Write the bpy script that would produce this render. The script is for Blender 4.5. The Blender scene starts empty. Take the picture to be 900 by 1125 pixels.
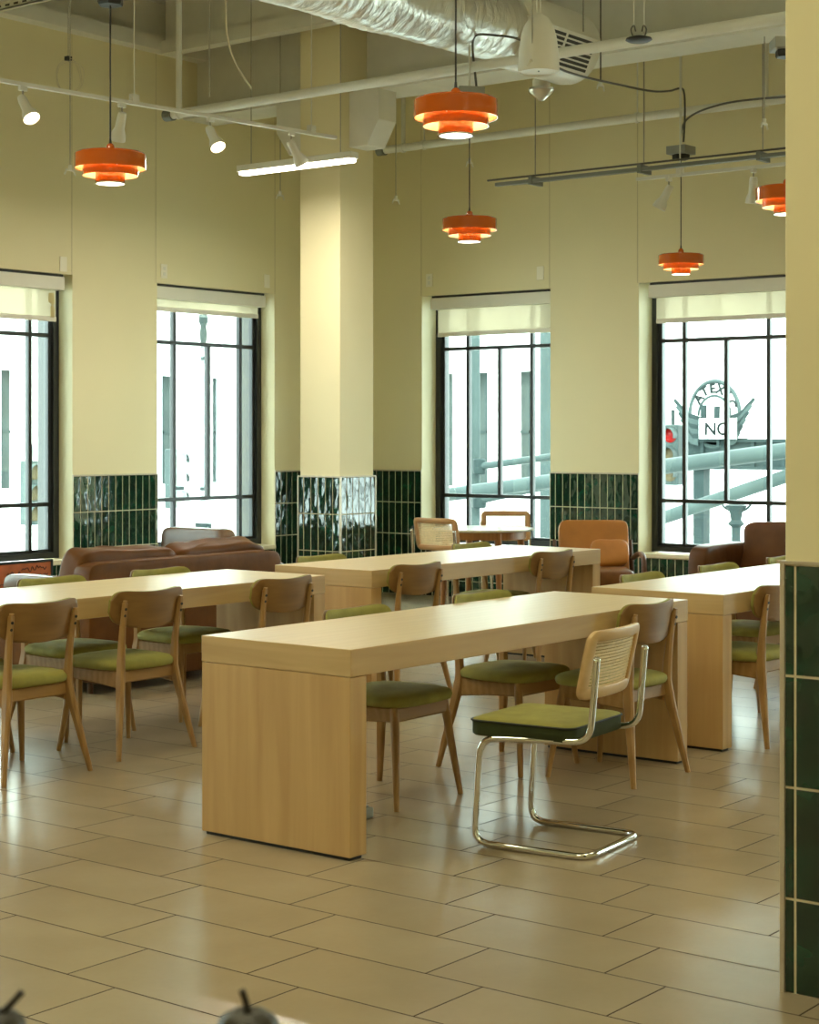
import bpy, bmesh, math, random
from mathutils import Vector, Matrix, noise
random.seed(7)
C = bpy.context.scene.collection
PI = math.pi

# ------------------------------------------------------------------ camera numbers
FPX = 1935.0; YAW = math.radians(37.87); HOR = 480.3; EYE = 1.51
ca, sa = math.cos(YAW), math.sin(YAW)

def at(u, v, d):
    """world point at depth d along the sight line of photo pixel (u, v)"""
    k = (u - 450.0) / FPX
    return Vector(((ca + k * sa) * d, (sa - k * ca) * d, EYE - (v - HOR) * d / FPX))

# ------------------------------------------------------------------ materials
def node_mat(name):
    m = bpy.data.materials.new(name); m.use_nodes = True
    nt = m.node_tree
    return m, nt, nt.nodes, nt.links, nt.nodes['Principled BSDF']

def mat(name, col, rough=0.5, metal=0.0, var=0.0, vscale=8.0, bump=0.0, bscale=60.0, coat=0.0, spec=0.5, stretch=None):
    m, nt, N, L, b = node_mat(name)
    b.inputs['Roughness'].default_value = rough
    b.inputs['Metallic'].default_value = metal
    b.inputs['Specular IOR Level'].default_value = spec
    b.inputs['Coat Weight'].default_value = coat
    b.inputs['Coat Roughness'].default_value = 0.08
    b.inputs['Base Color'].default_value = (*col, 1)
    tc = N.new('ShaderNodeTexCoord')
    mp = N.new('ShaderNodeMapping'); L.new(tc.outputs['Object'], mp.inputs['Vector'])
    if stretch: mp.inputs['Scale'].default_value = stretch
    if var > 0:
        n = N.new('ShaderNodeTexNoise'); n.inputs['Scale'].default_value = vscale; n.inputs['Detail'].default_value = 4
        L.new(mp.outputs['Vector'], n.inputs['Vector'])
        r = N.new('ShaderNodeValToRGB')
        r.color_ramp.elements[0].position = 0.3; r.color_ramp.elements[1].position = 0.7
        r.color_ramp.elements[0].color = (*[c * (1 - var) for c in col], 1)
        r.color_ramp.elements[1].color = (*[min(1, c * (1 + var)) for c in col], 1)
        L.new(n.outputs['Fac'], r.inputs['Fac']); L.new(r.outputs['Color'], b.inputs['Base Color'])
    if bump > 0:
        n2 = N.new('ShaderNodeTexNoise'); n2.inputs['Scale'].default_value = bscale; n2.inputs['Detail'].default_value = 3
        L.new(mp.outputs['Vector'], n2.inputs['Vector'])
        bp = N.new('ShaderNodeBump'); bp.inputs['Strength'].default_value = bump; bp.inputs['Distance'].default_value = 0.01
        L.new(n2.outputs['Fac'], bp.inputs['Height']); L.new(bp.outputs['Normal'], b.inputs['Normal'])
    return m

def wood(name, light, dark, axis='X', rough=0.42, fine=1.0, spec=0.5):
    m, nt, N, L, b = node_mat(name)
    b.inputs['Roughness'].default_value = rough
    b.inputs['Specular IOR Level'].default_value = spec
    tc = N.new('ShaderNodeTexCoord')
    mp = N.new('ShaderNodeMapping'); L.new(tc.outputs['Object'], mp.inputs['Vector'])
    s = [9.0 * fine] * 3; s['XYZ'.index(axis)] = 0.7 * fine
    mp.inputs['Scale'].default_value = s
    n1 = N.new('ShaderNodeTexNoise'); n1.inputs['Scale'].default_value = 1.6; n1.inputs['Detail'].default_value = 5
    n1.inputs['Distortion'].default_value = 0.8
    L.new(mp.outputs['Vector'], n1.inputs['Vector'])
    w = N.new('ShaderNodeTexWave'); w.inputs['Scale'].default_value = 0.55; w.inputs['Distortion'].default_value = 7.0
    w.inputs['Detail'].default_value = 3; w.bands_direction = {'X': 'Y', 'Y': 'X', 'Z': 'X'}[axis]
    L.new(mp.outputs['Vector'], w.inputs['Vector'])
    mx = N.new('ShaderNodeMath'); mx.operation = 'MULTIPLY_ADD'
    L.new(w.outputs['Fac'], mx.inputs[0]); mx.inputs[1].default_value = 0.35; L.new(n1.outputs['Fac'], mx.inputs[2])
    r = N.new('ShaderNodeValToRGB')
    r.color_ramp.elements[0].position = 0.3; r.color_ramp.elements[1].position = 0.95
    r.color_ramp.elements[0].color = (*light, 1); r.color_ramp.elements[1].color = (*dark, 1)
    L.new(mx.outputs[0], r.inputs['Fac']); L.new(r.outputs['Color'], b.inputs['Base Color'])
    return m

def emit(name, col, strength):
    m, nt, N, L, b = node_mat(name)
    b.inputs['Base Color'].default_value = (*col, 1)
    b.inputs['Emission Color'].default_value = (*col, 1)
    b.inputs['Emission Strength'].default_value = strength
    return m

def glass_mat():
    m = bpy.data.materials.new('window_glass'); m.use_nodes = True
    nt = m.node_tree; N = nt.nodes; L = nt.links; N.clear()
    o = N.new('ShaderNodeOutputMaterial'); mix = N.new('ShaderNodeMixShader')
    t = N.new('ShaderNodeBsdfTransparent'); t.inputs['Color'].default_value = (0.93, 0.97, 0.96, 1)
    g = N.new('ShaderNodeBsdfGlossy'); g.inputs['Roughness'].default_value = 0.02
    f = N.new('ShaderNodeFresnel'); f.inputs['IOR'].default_value = 1.35
    L.new(f.outputs[0], mix.inputs[0]); L.new(t.outputs[0], mix.inputs[1]); L.new(g.outputs[0], mix.inputs[2])
    L.new(mix.outputs[0], o.inputs[0])
    return m

def shade_mat():
    m = bpy.data.materials.new('shade_fabric'); m.use_nodes = True
    nt = m.node_tree; N = nt.nodes; L = nt.links; N.clear()
    o = N.new('ShaderNodeOutputMaterial')
    d = N.new('ShaderNodeBsdfDiffuse'); d.inputs['Color'].default_value = (0.70, 0.66, 0.54, 1)
    tl = N.new('ShaderNodeBsdfTranslucent'); tl.inputs['Color'].default_value = (0.31, 0.262, 0.17, 1)
    tr = N.new('ShaderNodeBsdfTransparent'); tr.inputs['Color'].default_value = (1.0, 0.88, 0.66, 1)
    m1 = N.new('ShaderNodeMixShader'); m1.inputs[0].default_value = 0.55
    m2 = N.new('ShaderNodeMixShader'); m2.inputs[0].default_value = 0.034
    L.new(d.outputs[0], m1.inputs[1]); L.new(tl.outputs[0], m1.inputs[2])
    L.new(m1.outputs[0], m2.inputs[1]); L.new(tr.outputs[0], m2.inputs[2]); L.new(m2.outputs[0], o.inputs[0])
    return m

def floor_mat():
    m, nt, N, L, b = node_mat('floor_tile')
    g = N.new('ShaderNodeNewGeometry'); sp = N.new('ShaderNodeSeparateXYZ'); L.new(g.outputs['Position'], sp.inputs[0])
    def M(op, a, bb=None, c=None):
        n = N.new('ShaderNodeMath'); n.operation = op
        for i, x in enumerate((a, bb, c)):
            if x is None: continue
            if isinstance(x, (int, float)): n.inputs[i].default_value = x
            else: L.new(x, n.inputs[i])
        return n.outputs[0]
    PX, PY = 0.312, 0.594
    rx = M('DIVIDE', M('SUBTRACT', sp.outputs['X'], 4.878), PX)
    row = M('FLOOR', rx); fx = M('FRACT', rx)
    ry = M('DIVIDE', M('SUBTRACT', M('SUBTRACT', sp.outputs['Y'], 3.405 + 0.198), M('MULTIPLY', row, 0.198)), PY)
    col = M('FLOOR', ry); fy = M('FRACT', ry)
    ex = M('MULTIPLY', M('MINIMUM', fx, M('SUBTRACT', 1.0, fx)), PX)
    ey = M('MULTIPLY', M('MINIMUM', fy, M('SUBTRACT', 1.0, fy)), PY)
    e = M('MINIMUM', ex, ey)
    mr = N.new('ShaderNodeMapRange'); mr.inputs['From Min'].default_value = 0.0026; mr.inputs['From Max'].default_value = 0.0038
    L.new(e, mr.inputs['Value']); tile = mr.outputs['Result']
    cv = N.new('ShaderNodeCombineXYZ'); L.new(row, cv.inputs[0]); L.new(col, cv.inputs[1])
    wn = N.new('ShaderNodeTexWhiteNoise'); wn.noise_dimensions = '2D'; L.new(cv.outputs[0], wn.inputs['Vector'])
    n1 = N.new('ShaderNodeTexNoise'); n1.inputs['Scale'].default_value = 2.6; n1.inputs['Detail'].default_value = 4; n1.inputs['Roughness'].default_value = 0.5
    L.new(g.outputs['Position'], n1.inputs['Vector'])
    n2 = N.new('ShaderNodeTexNoise'); n2.inputs['Scale'].default_value = 45; n2.inputs['Detail'].default_value = 3
    L.new(g.outputs['Position'], n2.inputs['Vector'])
    v = M('ADD', M('MULTIPLY', wn.outputs['Value'], 0.22), M('ADD', M('MULTIPLY', n1.outputs['Fac'], 0.7), M('MULTIPLY', n2.outputs['Fac'], 0.12)))
    r = N.new('ShaderNodeValToRGB')
    r.color_ramp.elements[0].position = 0.2; r.color_ramp.elements[1].position = 0.85
    r.color_ramp.elements[0].color = (0.32, 0.250, 0.160, 1); r.color_ramp.elements[1].color = (0.42, 0.338, 0.228, 1)
    L.new(v, r.inputs['Fac'])
    mx = N.new('ShaderNodeMix'); mx.data_type = 'RGBA'
    L.new(tile, mx.inputs['Factor']); mx.inputs['A'].default_value = (0.085, 0.062, 0.042, 1); L.new(r.outputs['Color'], mx.inputs['B'])
    L.new(mx.outputs['Result'], b.inputs['Base Color'])
    ro = M('ADD', M('MULTIPLY', n1.outputs['Fac'], 0.03), M('ADD', 0.215, M('MULTIPLY', wn.outputs['Value'], 0.012)))
    L.new(M('ADD', ro, M('MULTIPLY', M('SUBTRACT', 1.0, tile), 0.4)), b.inputs['Roughness'])
    tilt = tile
    L.new(M('MULTIPLY', tile, 0.48), b.inputs['Specular IOR Level'])
    bp = N.new('ShaderNodeBump'); bp.inputs['Strength'].default_value = 0.5; bp.inputs['Distance'].default_value = 0.002
    L.new(tilt, bp.inputs['Height']); L.new(bp.outputs['Normal'], b.inputs['Normal'])
    return m

def tile_mat():
    m, nt, N, L, b = node_mat('green_glazed_tile')
    b.inputs['Roughness'].default_value = 0.08
    b.inputs['Specular IOR Level'].default_value = 0.75
    g = N.new('ShaderNodeNewGeometry')
    mp = N.new('ShaderNodeMapping'); L.new(g.outputs['Position'], mp.inputs['Vector']); mp.inputs['Scale'].default_value = (1, 1, 0.55)
    n = N.new('ShaderNodeTexNoise'); n.inputs['Scale'].default_value = 17; n.inputs['Detail'].default_value = 0.6
    L.new(mp.outputs['Vector'], n.inputs['Vector'])
    bp = N.new('ShaderNodeBump'); bp.inputs['Strength'].default_value = 0.5; bp.inputs['Distance'].default_value = 0.012
    L.new(n.outputs['Fac'], bp.inputs['Height']); L.new(bp.outputs['Normal'], b.inputs['Normal'])
    n2 = N.new('ShaderNodeTexNoise'); n2.inputs['Scale'].default_value = 9; n2.inputs['Detail'].default_value = 2
    L.new(g.outputs['Position'], n2.inputs['Vector'])
    r = N.new('ShaderNodeValToRGB')
    r.color_ramp.elements[0].position = 0.35; r.color_ramp.elements[1].position = 0.7
    r.color_ramp.elements[0].color = (0.002, 0.018, 0.010, 1); r.color_ramp.elements[1].color = (0.006, 0.048, 0.026, 1)
    L.new(n2.outputs['Fac'], r.inputs['Fac']); L.new(r.outputs['Color'], b.inputs['Base Color'])
    return m

def foil_mat():
    m, nt, N, L, b = node_mat('silver_foil')
    b.inputs['Base Color'].default_value = (0.74, 0.73, 0.68, 1); b.inputs['Metallic'].default_value = 0.7; b.inputs['Roughness'].default_value = 0.33
    tc = N.new('ShaderNodeTexCoord'); mp = N.new('ShaderNodeMapping'); L.new(tc.outputs['Object'], mp.inputs['Vector'])
    mp.inputs['Scale'].default_value = (2.2, 1, 1)
    n = N.new('ShaderNodeTexNoise'); n.inputs['Scale'].default_value = 5; n.inputs['Detail'].default_value = 6; n.inputs['Distortion'].default_value = 0.5
    L.new(mp.outputs['Vector'], n.inputs['Vector'])
    bp = N.new('ShaderNodeBump'); bp.inputs['Strength'].default_value = 0.8; bp.inputs['Distance'].default_value = 0.03
    L.new(n.outputs['Fac'], bp.inputs['Height']); L.new(bp.outputs['Normal'], b.inputs['Normal'])
    return m

M = dict(
    wall=mat('cream_wall', (0.76, 0.69, 0.435), 0.6, var=0.025, vscale=0.8),
    joint=mat('wall_joint', (0.58, 0.51, 0.31), 0.7),
    ceil=mat('ceiling_paint', (0.68, 0.67, 0.60), 0.7, var=0.06, vscale=2),
    steel_paint=mat('painted_steel', (0.72, 0.71, 0.63), 0.45, var=0.04, vscale=5),
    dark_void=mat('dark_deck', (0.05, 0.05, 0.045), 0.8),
    floor=floor_mat(), tile=tile_mat(),
    grout=mat('grout', (0.62, 0.54, 0.38), 0.8, var=0.08, vscale=20),
    trim=mat('metal_trim', (0.55, 0.48, 0.38), 0.4, metal=0.4),
    sill=mat('sill_stone', (0.74, 0.66, 0.46), 0.5, var=0.05),
    black=mat('black_frame', (0.022, 0.026, 0.026), 0.38),
    glass=glass_mat(), shade=shade_mat(),
    cassette=mat('shade_cassette', (0.74, 0.72, 0.63), 0.5, var=0.02),
    top=wood('maple_top_lit', (0.70, 0.55, 0.33), (0.64, 0.49, 0.28), 'X', 0.33),  # paler than the side wood: reflected light put into the top's colour
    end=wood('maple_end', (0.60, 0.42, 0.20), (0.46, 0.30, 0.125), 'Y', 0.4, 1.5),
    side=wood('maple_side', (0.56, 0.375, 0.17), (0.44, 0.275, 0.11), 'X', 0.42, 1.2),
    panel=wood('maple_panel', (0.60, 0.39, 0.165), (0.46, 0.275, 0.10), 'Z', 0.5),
    chairwood=wood('oak', (0.44, 0.26, 0.10), (0.30, 0.16, 0.05), 'Z', 0.42, 2.0),
    railwood=wood('oak_rail', (0.42, 0.245, 0.092), (0.30, 0.16, 0.05), 'X', 0.42, 1.6),
    backwood=wood('oak_veneer', (0.275, 0.145, 0.042), (0.19, 0.093, 0.023), 'X', 0.42, 1.6),
    olive=mat('olive_fabric', (0.30, 0.275, 0.062), 0.85, var=0.12, vscale=14, bump=0.25, bscale=420),
    darkgreen=mat('dark_green_fabric', (0.035, 0.05, 0.012), 0.8, var=0.15, vscale=14, bump=0.2, bscale=400),
    piping=mat('black_piping', (0.01, 0.012, 0.008), 0.6),
    chrome=mat('chrome', (0.72, 0.72, 0.70), 0.08, metal=1.0),
    palewood=wood('beech', (0.72, 0.50, 0.26), (0.58, 0.37, 0.17), 'X', 0.42, 1.5),
    beige_frame=wood('ash', (0.52, 0.31, 0.14), (0.42, 0.23, 0.09), 'X', 0.45, 1.5),
    cane=mat('cane_weave', (0.80, 0.64, 0.38), 0.6, var=0.1, vscale=60),
    screw=mat('dark_screw', (0.012, 0.01, 0.008), 0.4),
    rubber=mat('black_rubber', (0.015, 0.015, 0.014), 0.6),
    orange=mat('orange_enamel', (0.50, 0.088, 0.002), 0.12, coat=1.0),
    orange_in=mat('orange_inner', (0.95, 0.76, 0.46), 0.5),
    bulb=emit('lamp_bulb', (1.0, 0.78, 0.46), 32.0),
    diffuser=emit('lamp_diffuser', (1.0, 0.92, 0.78), 4.5),
    tube=emit('fluorescent_tube', (1.0, 0.95, 0.85), 9.0),
    spotface=emit('spot_face', (1.0, 0.84, 0.6), 7.0),
    white=mat('white_paint', (0.72, 0.70, 0.62), 0.35, var=0.02),
    wire=mat('grey_wire', (0.33, 0.31, 0.25), 0.5),
    tanwire=mat('tan_wire', (0.62, 0.56, 0.40), 0.6),
    blackwire=mat('black_wire', (0.012, 0.012, 0.012), 0.5),
    conduit=mat('dark_conduit', (0.09, 0.085, 0.07), 0.5),
    greybox=mat('grey_box', (0.30, 0.31, 0.28), 0.5, var=0.05),
    strut=mat('steel_strut', (0.20, 0.21, 0.19), 0.4, metal=0.5),
    foil=foil_mat(),
    leather=mat('brown_leather', (0.145, 0.058, 0.016), 0.42, spec=0.16, var=0.22, vscale=7, bump=0.25, bscale=14),
    leather_dark=mat('dark_brown_leather', (0.105, 0.042, 0.014), 0.40, spec=0.2, var=0.2, vscale=7, bump=0.25, bscale=14),
    leather_grey=mat('grey_brown_leather', (0.15, 0.085, 0.05), 0.27, var=0.1, vscale=7),  # greyer and glossier than the other brown leathers
    tan=mat('tan_leather', (0.42, 0.170, 0.028), 0.42, var=0.12, vscale=6, bump=0.15, bscale=16),
    walnut=wood('walnut', (0.12, 0.045, 0.018), (0.07, 0.024, 0.01), 'Y', 0.35, 2.0),
    tablestone=mat('pale_table_top', (0.62, 0.60, 0.52), 0.18, var=0.04),
    teak=wood('teak', (0.40, 0.17, 0.05), (0.28, 0.11, 0.03), 'Z', 0.45, 2.0),
    plate=mat('wall_plate', (0.84, 0.80, 0.66), 0.35),
    sign_orange=mat('sign_orange', (0.40, 0.10, 0.025), 0.6, var=0.25, vscale=9),
    ink=mat('sign_ink', (0.035, 0.012, 0.01), 0.7),
    gourd=mat('grey_gourd', (0.035, 0.032, 0.024), 0.55, var=0.4, vscale=30),
    stem=mat('dark_stem', (0.012, 0.010, 0.008), 0.7),
    facade=mat('pale_stone', (0.80, 0.82, 0.80), 0.8, var=0.05, vscale=0.7),
    facade_win=mat('facade_window', (0.045, 0.058, 0.055), 0.3, spec=0.08, var=0.2, vscale=1.2),
    reveal=mat('window_reveal', (0.34, 0.40, 0.38), 0.8, spec=0.08),
    street=mat('street_paving', (0.5, 0.51, 0.5), 0.9, var=0.1, vscale=1),
    teal=mat('outdoor_steel', (0.016, 0.026, 0.026), 0.5, spec=0.08, var=0.15, vscale=3),
    teal_light=mat('galvanised_pole', (0.034, 0.049, 0.048), 0.45, spec=0.08, var=0.1, vscale=3),
    teal_dark=mat('dark_cast_iron', (0.010, 0.015, 0.015), 0.5, spec=0.08),
    signwhite=mat('sign_white', (0.8, 0.8, 0.8), 0.5),
    signink=mat('sign_letter', (0.006, 0.009, 0.009), 0.6, spec=0.08),
    red=mat('red_lens', (0.16, 0.004, 0.004), 0.25, spec=0.08),
    amber=mat('amber_lens', (0.07, 0.055, 0.03), 0.25, spec=0.08),
    tape=mat('peeling_tape', (0.5, 0.42, 0.2), 0.7),
)

# ------------------------------------------------------------------ mesh builder
class MB:
    def __init__(s, mp=None): s.v = []; s.f = []; s.m = []; s.mp = mp
    def add(s, vs, fs, mi=0):
        o = len(s.v)
        for p in vs:
            p = Vector(p); s.v.append(Vector(s.mp(*p)) if s.mp else p)
        for f in fs: s.f.append([i + o for i in f]); s.m.append(mi)
        return s
    def box(s, x0, x1, y0, y1, z0, z1, mi=0, mx=None):
        vs = [Vector((x, y, z)) for x in (x0, x1) for y in (y0, y1) for z in (z0, z1)]
        if mx: vs = [mx @ p for p in vs]
        return s.add(vs, [(0, 1, 3, 2), (4, 6, 7, 5), (0, 4, 5, 1), (2, 3, 7, 6), (0, 2, 6, 4), (1, 5, 7, 3)], mi)
    def tube(s, path, r, n=10, mi=0, closed=False):
        P = [Vector(p) for p in path]; k = len(P)
        R = r if isinstance(r, (list, tuple)) else [r] * k
        vs = []; up = None
        for i, p in enumerate(P):
            if closed: t = (P[(i + 1) % k] - P[i - 1]).normalized()
            else: t = (P[min(i + 1, k - 1)] - P[max(i - 1, 0)]).normalized()
            if up is None:
                up = t.orthogonal().normalized()
            else:
                up = (up - t * up.dot(t)).normalized()
            w = t.cross(up)
            for j in range(n):
                a = 2 * PI * j / n
                vs.append(p + (up * math.cos(a) + w * math.sin(a)) * R[i])
        fs = []
        for i in range(k if closed else k - 1):
            i2 = (i + 1) % k
            for j in range(n):
                j2 = (j + 1) % n
                fs.append((i * n + j, i * n + j2, i2 * n + j2, i2 * n + j))
        if not closed:
            fs.append(tuple(range(n))[::-1]); fs.append(tuple((k - 1) * n + j for j in range(n)))
        return s.add(vs, fs, mi)
    def bar(s, path, secs, side, mi=0, rnd=0.3):
        """rounded-rectangle sweep; secs = (half width along side, half depth)"""
        P = [Vector(p) for p in path]; k = len(P); side = Vector(side).normalized(); vs = []
        for i, p in enumerate(P):
            t = (P[min(i + 1, k - 1)] - P[max(i - 1, 0)]).normalized()
            sd = (side - t * side.dot(t)).normalized(); dp = t.cross(sd)
            a, b = secs[i]
            c = min(a, b) * rnd * 2
            for x, y in ((a, b - c), (a - c, b), (-a + c, b), (-a, b - c), (-a, -b + c), (-a + c, -b), (a - c, -b), (a, -b + c)):
                vs.append(p + sd * x + dp * y)
        n = 8; fs = []
        for i in range(k - 1):
            for j in range(n):
                j2 = (j + 1) % n
                fs.append((i * n + j, i * n + j2, (i + 1) * n + j2, (i + 1) * n + j))
        fs.append(tuple(range(n))[::-1]); fs.append(tuple((k - 1) * n + j for j in range(n)))
        return s.add(vs, fs, mi)
    def lathe(s, prof, n=32, c=(0, 0, 0), mi=0, mx=None):
        vs = []; fs = []; c = Vector(c)
        for r, z in prof:
            for j in range(n):
                a = 2 * PI * j / n; p = Vector((r * math.cos(a), r * math.sin(a), z))
                vs.append((mx @ p if mx else p) + c)
        for i in range(len(prof) - 1):
            for j in range(n):
                j2 = (j + 1) % n
                fs.append((i * n + j, i * n + j2, (i + 1) * n + j2, (i + 1) * n + j))
        if prof[0][0] > 1e-4: fs.append(tuple(range(n))[::-1])
        if prof[-1][0] > 1e-4: fs.append(tuple((len(prof) - 1) * n + j for j in range(n)))
        return s.add(vs, fs, mi)
    def ring(s, prof, n=40, c=(0, 0, 0), mi=0):
        """closed profile revolved (a hollow shell)"""
        vs = []; fs = []; c = Vector(c); k = len(prof)
        for r, z in prof:
            for j in range(n):
                a = 2 * PI * j / n; vs.append(Vector((r * math.cos(a), r * math.sin(a), z)) + c)
        for i in range(k):
            i2 = (i + 1) % k
            for j in range(n):
                j2 = (j + 1) % n
                fs.append((i * n + j, i * n + j2, i2 * n + j2, i2 * n + j))
        return s.add(vs, fs, mi)
    def puff(s, c, sx, sy, sz, e=0.35, ez=0.6, nu=32, nv=16, wob=0.0, seed=0, mi=0, mx=None):
        """super-ellipsoid cushion"""
        def pw(x, q): return math.copysign(abs(x) ** q, x)
        vs = []; fs = []; c = Vector(c)
        for i in range(nv + 1):
            ph = -PI / 2 + PI * i / nv
            for j in range(nu):
                th = 2 * PI * j / nu
                cp = pw(math.cos(ph), ez)
                p = Vector((sx * cp * pw(math.cos(th), e), sy * cp * pw(math.sin(th), e), sz * pw(math.sin(ph), ez)))
                if wob:
                    q = noise.noise_vector(p * 7 + Vector((seed * 3.1, seed, 0)))
                    p = p + q * wob
                vs.append((mx @ p if mx else p) + c)
        for i in range(nv):
            for j in range(nu):
                j2 = (j + 1) % nu
                fs.append((i * nu + j, i * nu + j2, (i + 1) * nu + j2, (i + 1) * nu + j))
        return s.add(vs, fs, mi)
    def prism(s, poly, z0, z1, mi=0, fn=None):
        fn = fn or (lambda x, y, z: (x, y, z)); n = len(poly)
        vs = [fn(x, y, z0) for x, y in poly] + [fn(x, y, z1) for x, y in poly]
        fs = [tuple(range(n))[::-1], tuple(range(n, 2 * n))] + [(i, (i + 1) % n, n + (i + 1) % n, n + i) for i in range(n)]
        return s.add(vs, fs, mi)
    def build(s, name, m, parent=None, smooth=False, bevel=0.0, loc=None, sharp=35):
        me = bpy.data.meshes.new(name)
        me.from_pydata([tuple(p) for p in s.v], [], s.f)
        for x in (m if isinstance(m, (list, tuple)) else [m]): me.materials.append(x)
        me.polygons.foreach_set('material_index', s.m)
        bm = bmesh.new(); bm.from_mesh(me)
        bmesh.ops.remove_doubles(bm, verts=bm.verts, dist=1e-6)
        bmesh.ops.recalc_face_normals(bm, faces=bm.faces)
        if smooth:
            for f in bm.faces: f.smooth = True
            for e in bm.edges:
                if len(e.link_faces) == 2 and e.calc_face_angle(0) > math.radians(sharp): e.smooth = False
        bm.to_mesh(me); bm.free()
        o = bpy.data.objects.new(name, me); C.objects.link(o)
        if parent: o.parent = parent
        if loc: o.location = loc
        if bevel:
            b = o.modifiers.new('bevel', 'BEVEL'); b.width = bevel; b.segments = 2; b.limit_method = 'ANGLE'; b.harden_normals = False
        return o

def fillet(pts, rad, seg=5):
    P = [Vector(p) for p in pts]; out = [P[0]]
    for i in range(1, len(P) - 1):
        a, b, c = P[i - 1], P[i], P[i + 1]
        d1 = (a - b); d2 = (c - b)
        r = min(rad, d1.length * 0.49, d2.length * 0.49)
        p0 = b + d1.normalized() * r; p1 = b + d2.normalized() * r
        for k in range(seg + 1):
            t = k / seg
            out.append(p0 * (1 - t) ** 2 + b * 2 * t * (1 - t) + p1 * t * t)
    out.append(P[-1]); return out

def spline(pts, n=8):
    P = [Vector(p) for p in pts]; out = []
    for i in range(len(P) - 1):
        p0 = P[max(i - 1, 0)]; p1 = P[i]; p2 = P[i + 1]; p3 = P[min(i + 2, len(P) - 1)]
        for k in range(n):
            t = k / n
            out.append(0.5 * ((2 * p1) + (p2 - p0) * t + (2 * p0 - 5 * p1 + 4 * p2 - p3) * t * t + (3 * p1 - p0 - 3 * p2 + p3) * t ** 3))
    out.append(P[-1]); return out

def tag(o, label, cat, group=None, kind=None):
    o['label'] = label; o['category'] = cat
    if group: o['group'] = group
    if kind: o['kind'] = kind
    return o
def struct(o): o['kind'] = 'structure'; return o
def empty(name, loc=(0, 0, 0), rz=0.0):
    o = bpy.data.objects.new(name, None); C.objects.link(o)
    o.location = loc; o.rotation_euler = (0, 0, rz); o.empty_display_size = 0.1
    return o
def copy_tree(o, parent=None):
    c = o.copy(); C.objects.link(c)
    if parent: c.parent = parent
    for ch in list(o.children): copy_tree(ch, c)
    return c
def lamp(name, kind, loc, energy, col, **kw):
    l = bpy.data.lights.new(name, kind); l.energy = energy; l.color = col
    for k, x in kw.items(): setattr(l, k, x)
    o = bpy.data.objects.new(name, l); C.objects.link(o); o.location = loc
    return o
def text(name, body, size, m, parent, mx, extrude=0.004, align='CENTER'):
    cu = bpy.data.curves.new(name, 'FONT'); cu.body = body; cu.size = size; cu.extrude = extrude; cu.offset = size * 0.022
    cu.align_x = align; cu.align_y = 'CENTER'; cu.materials.append(m)
    t = bpy.data.objects.new(name, cu); C.objects.link(t)
    me = bpy.data.meshes.new_from_object(t.evaluated_get(bpy.context.evaluated_depsgraph_get()))
    bpy.data.objects.remove(t); bpy.data.curves.remove(cu)
    if not me.materials: me.materials.append(m)
    o = bpy.data.objects.new(name, me); C.objects.link(o); o.parent = parent; o.matrix_local = mx
    return o

# ================================================================== THE ROOM
XR, YL = 13.4, 11.2
X0, Y0 = -3.2, -3.2
CEIL = 5.3
WT = 0.36
ZS, ZT = 0.50, 2.86
mapR = lambda s, t, z: (XR + t, s, z)          # right wall: s along Y, t outward
mapL = lambda s, t, z: (s, YL + t, z)          # left wall:  s along X
winR = [(8.80, 10.27), (6.41, 7.875), (4.02, 5.48), (1.63, 3.09), (-0.76, 0.70)]
winL = [(8.32, 9.836), (10.805, 12.327), (5.85, 7.36), (3.38, 4.89), (0.9, 2.4)]

struct(MB().box(X0, XR + WT, Y0, YL + WT, -0.15, 0.0).build('floor', M['floor']))
def wall(name, mp, a, b, ops):
    mb = MB(mp); ops = sorted(ops); s = a
    for o0, o1 in ops:
        mb.box(s, o0, 0, WT, 0, CEIL); mb.box(o0, o1, 0, WT, 0, ZS - 0.03); mb.box(o0, o1, 0, WT, ZT, CEIL); s = o1
    mb.box(s, b, 0, WT, 0, CEIL)
    return struct(mb.build(name, M['wall']))
wallR = wall('wall_right', mapR, Y0, YL + WT, winR)
wallL = wall('wall_left', mapL, X0, XR, winL)
struct(MB().box(X0 - 0.2, X0, Y0, YL, 0, CEIL).build('wall_rear', M['wall']))
struct(MB().box(X0 - 0.2, XR, Y0 - 0.2, Y0, 0, CEIL).build('wall_side', M['wall']))
ceil = struct(MB().box(X0, XR + WT, Y0, YL + WT, CEIL, CEIL + 0.2).build('ceiling', M['ceil']))

# panel joints on the walls
for mp, par, ss in ((mapL, wallL, (9.83, 10.79, 12.333)), (mapR, wallR, (10.277, 8.81, 7.89))):
    for s in ss:
        mb = MB(mp); mb.box(s - 0.004, s + 0.004, -0.0015, 0.0, ZT, 4.9); mb.build('joint', M['joint'], par)

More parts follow.
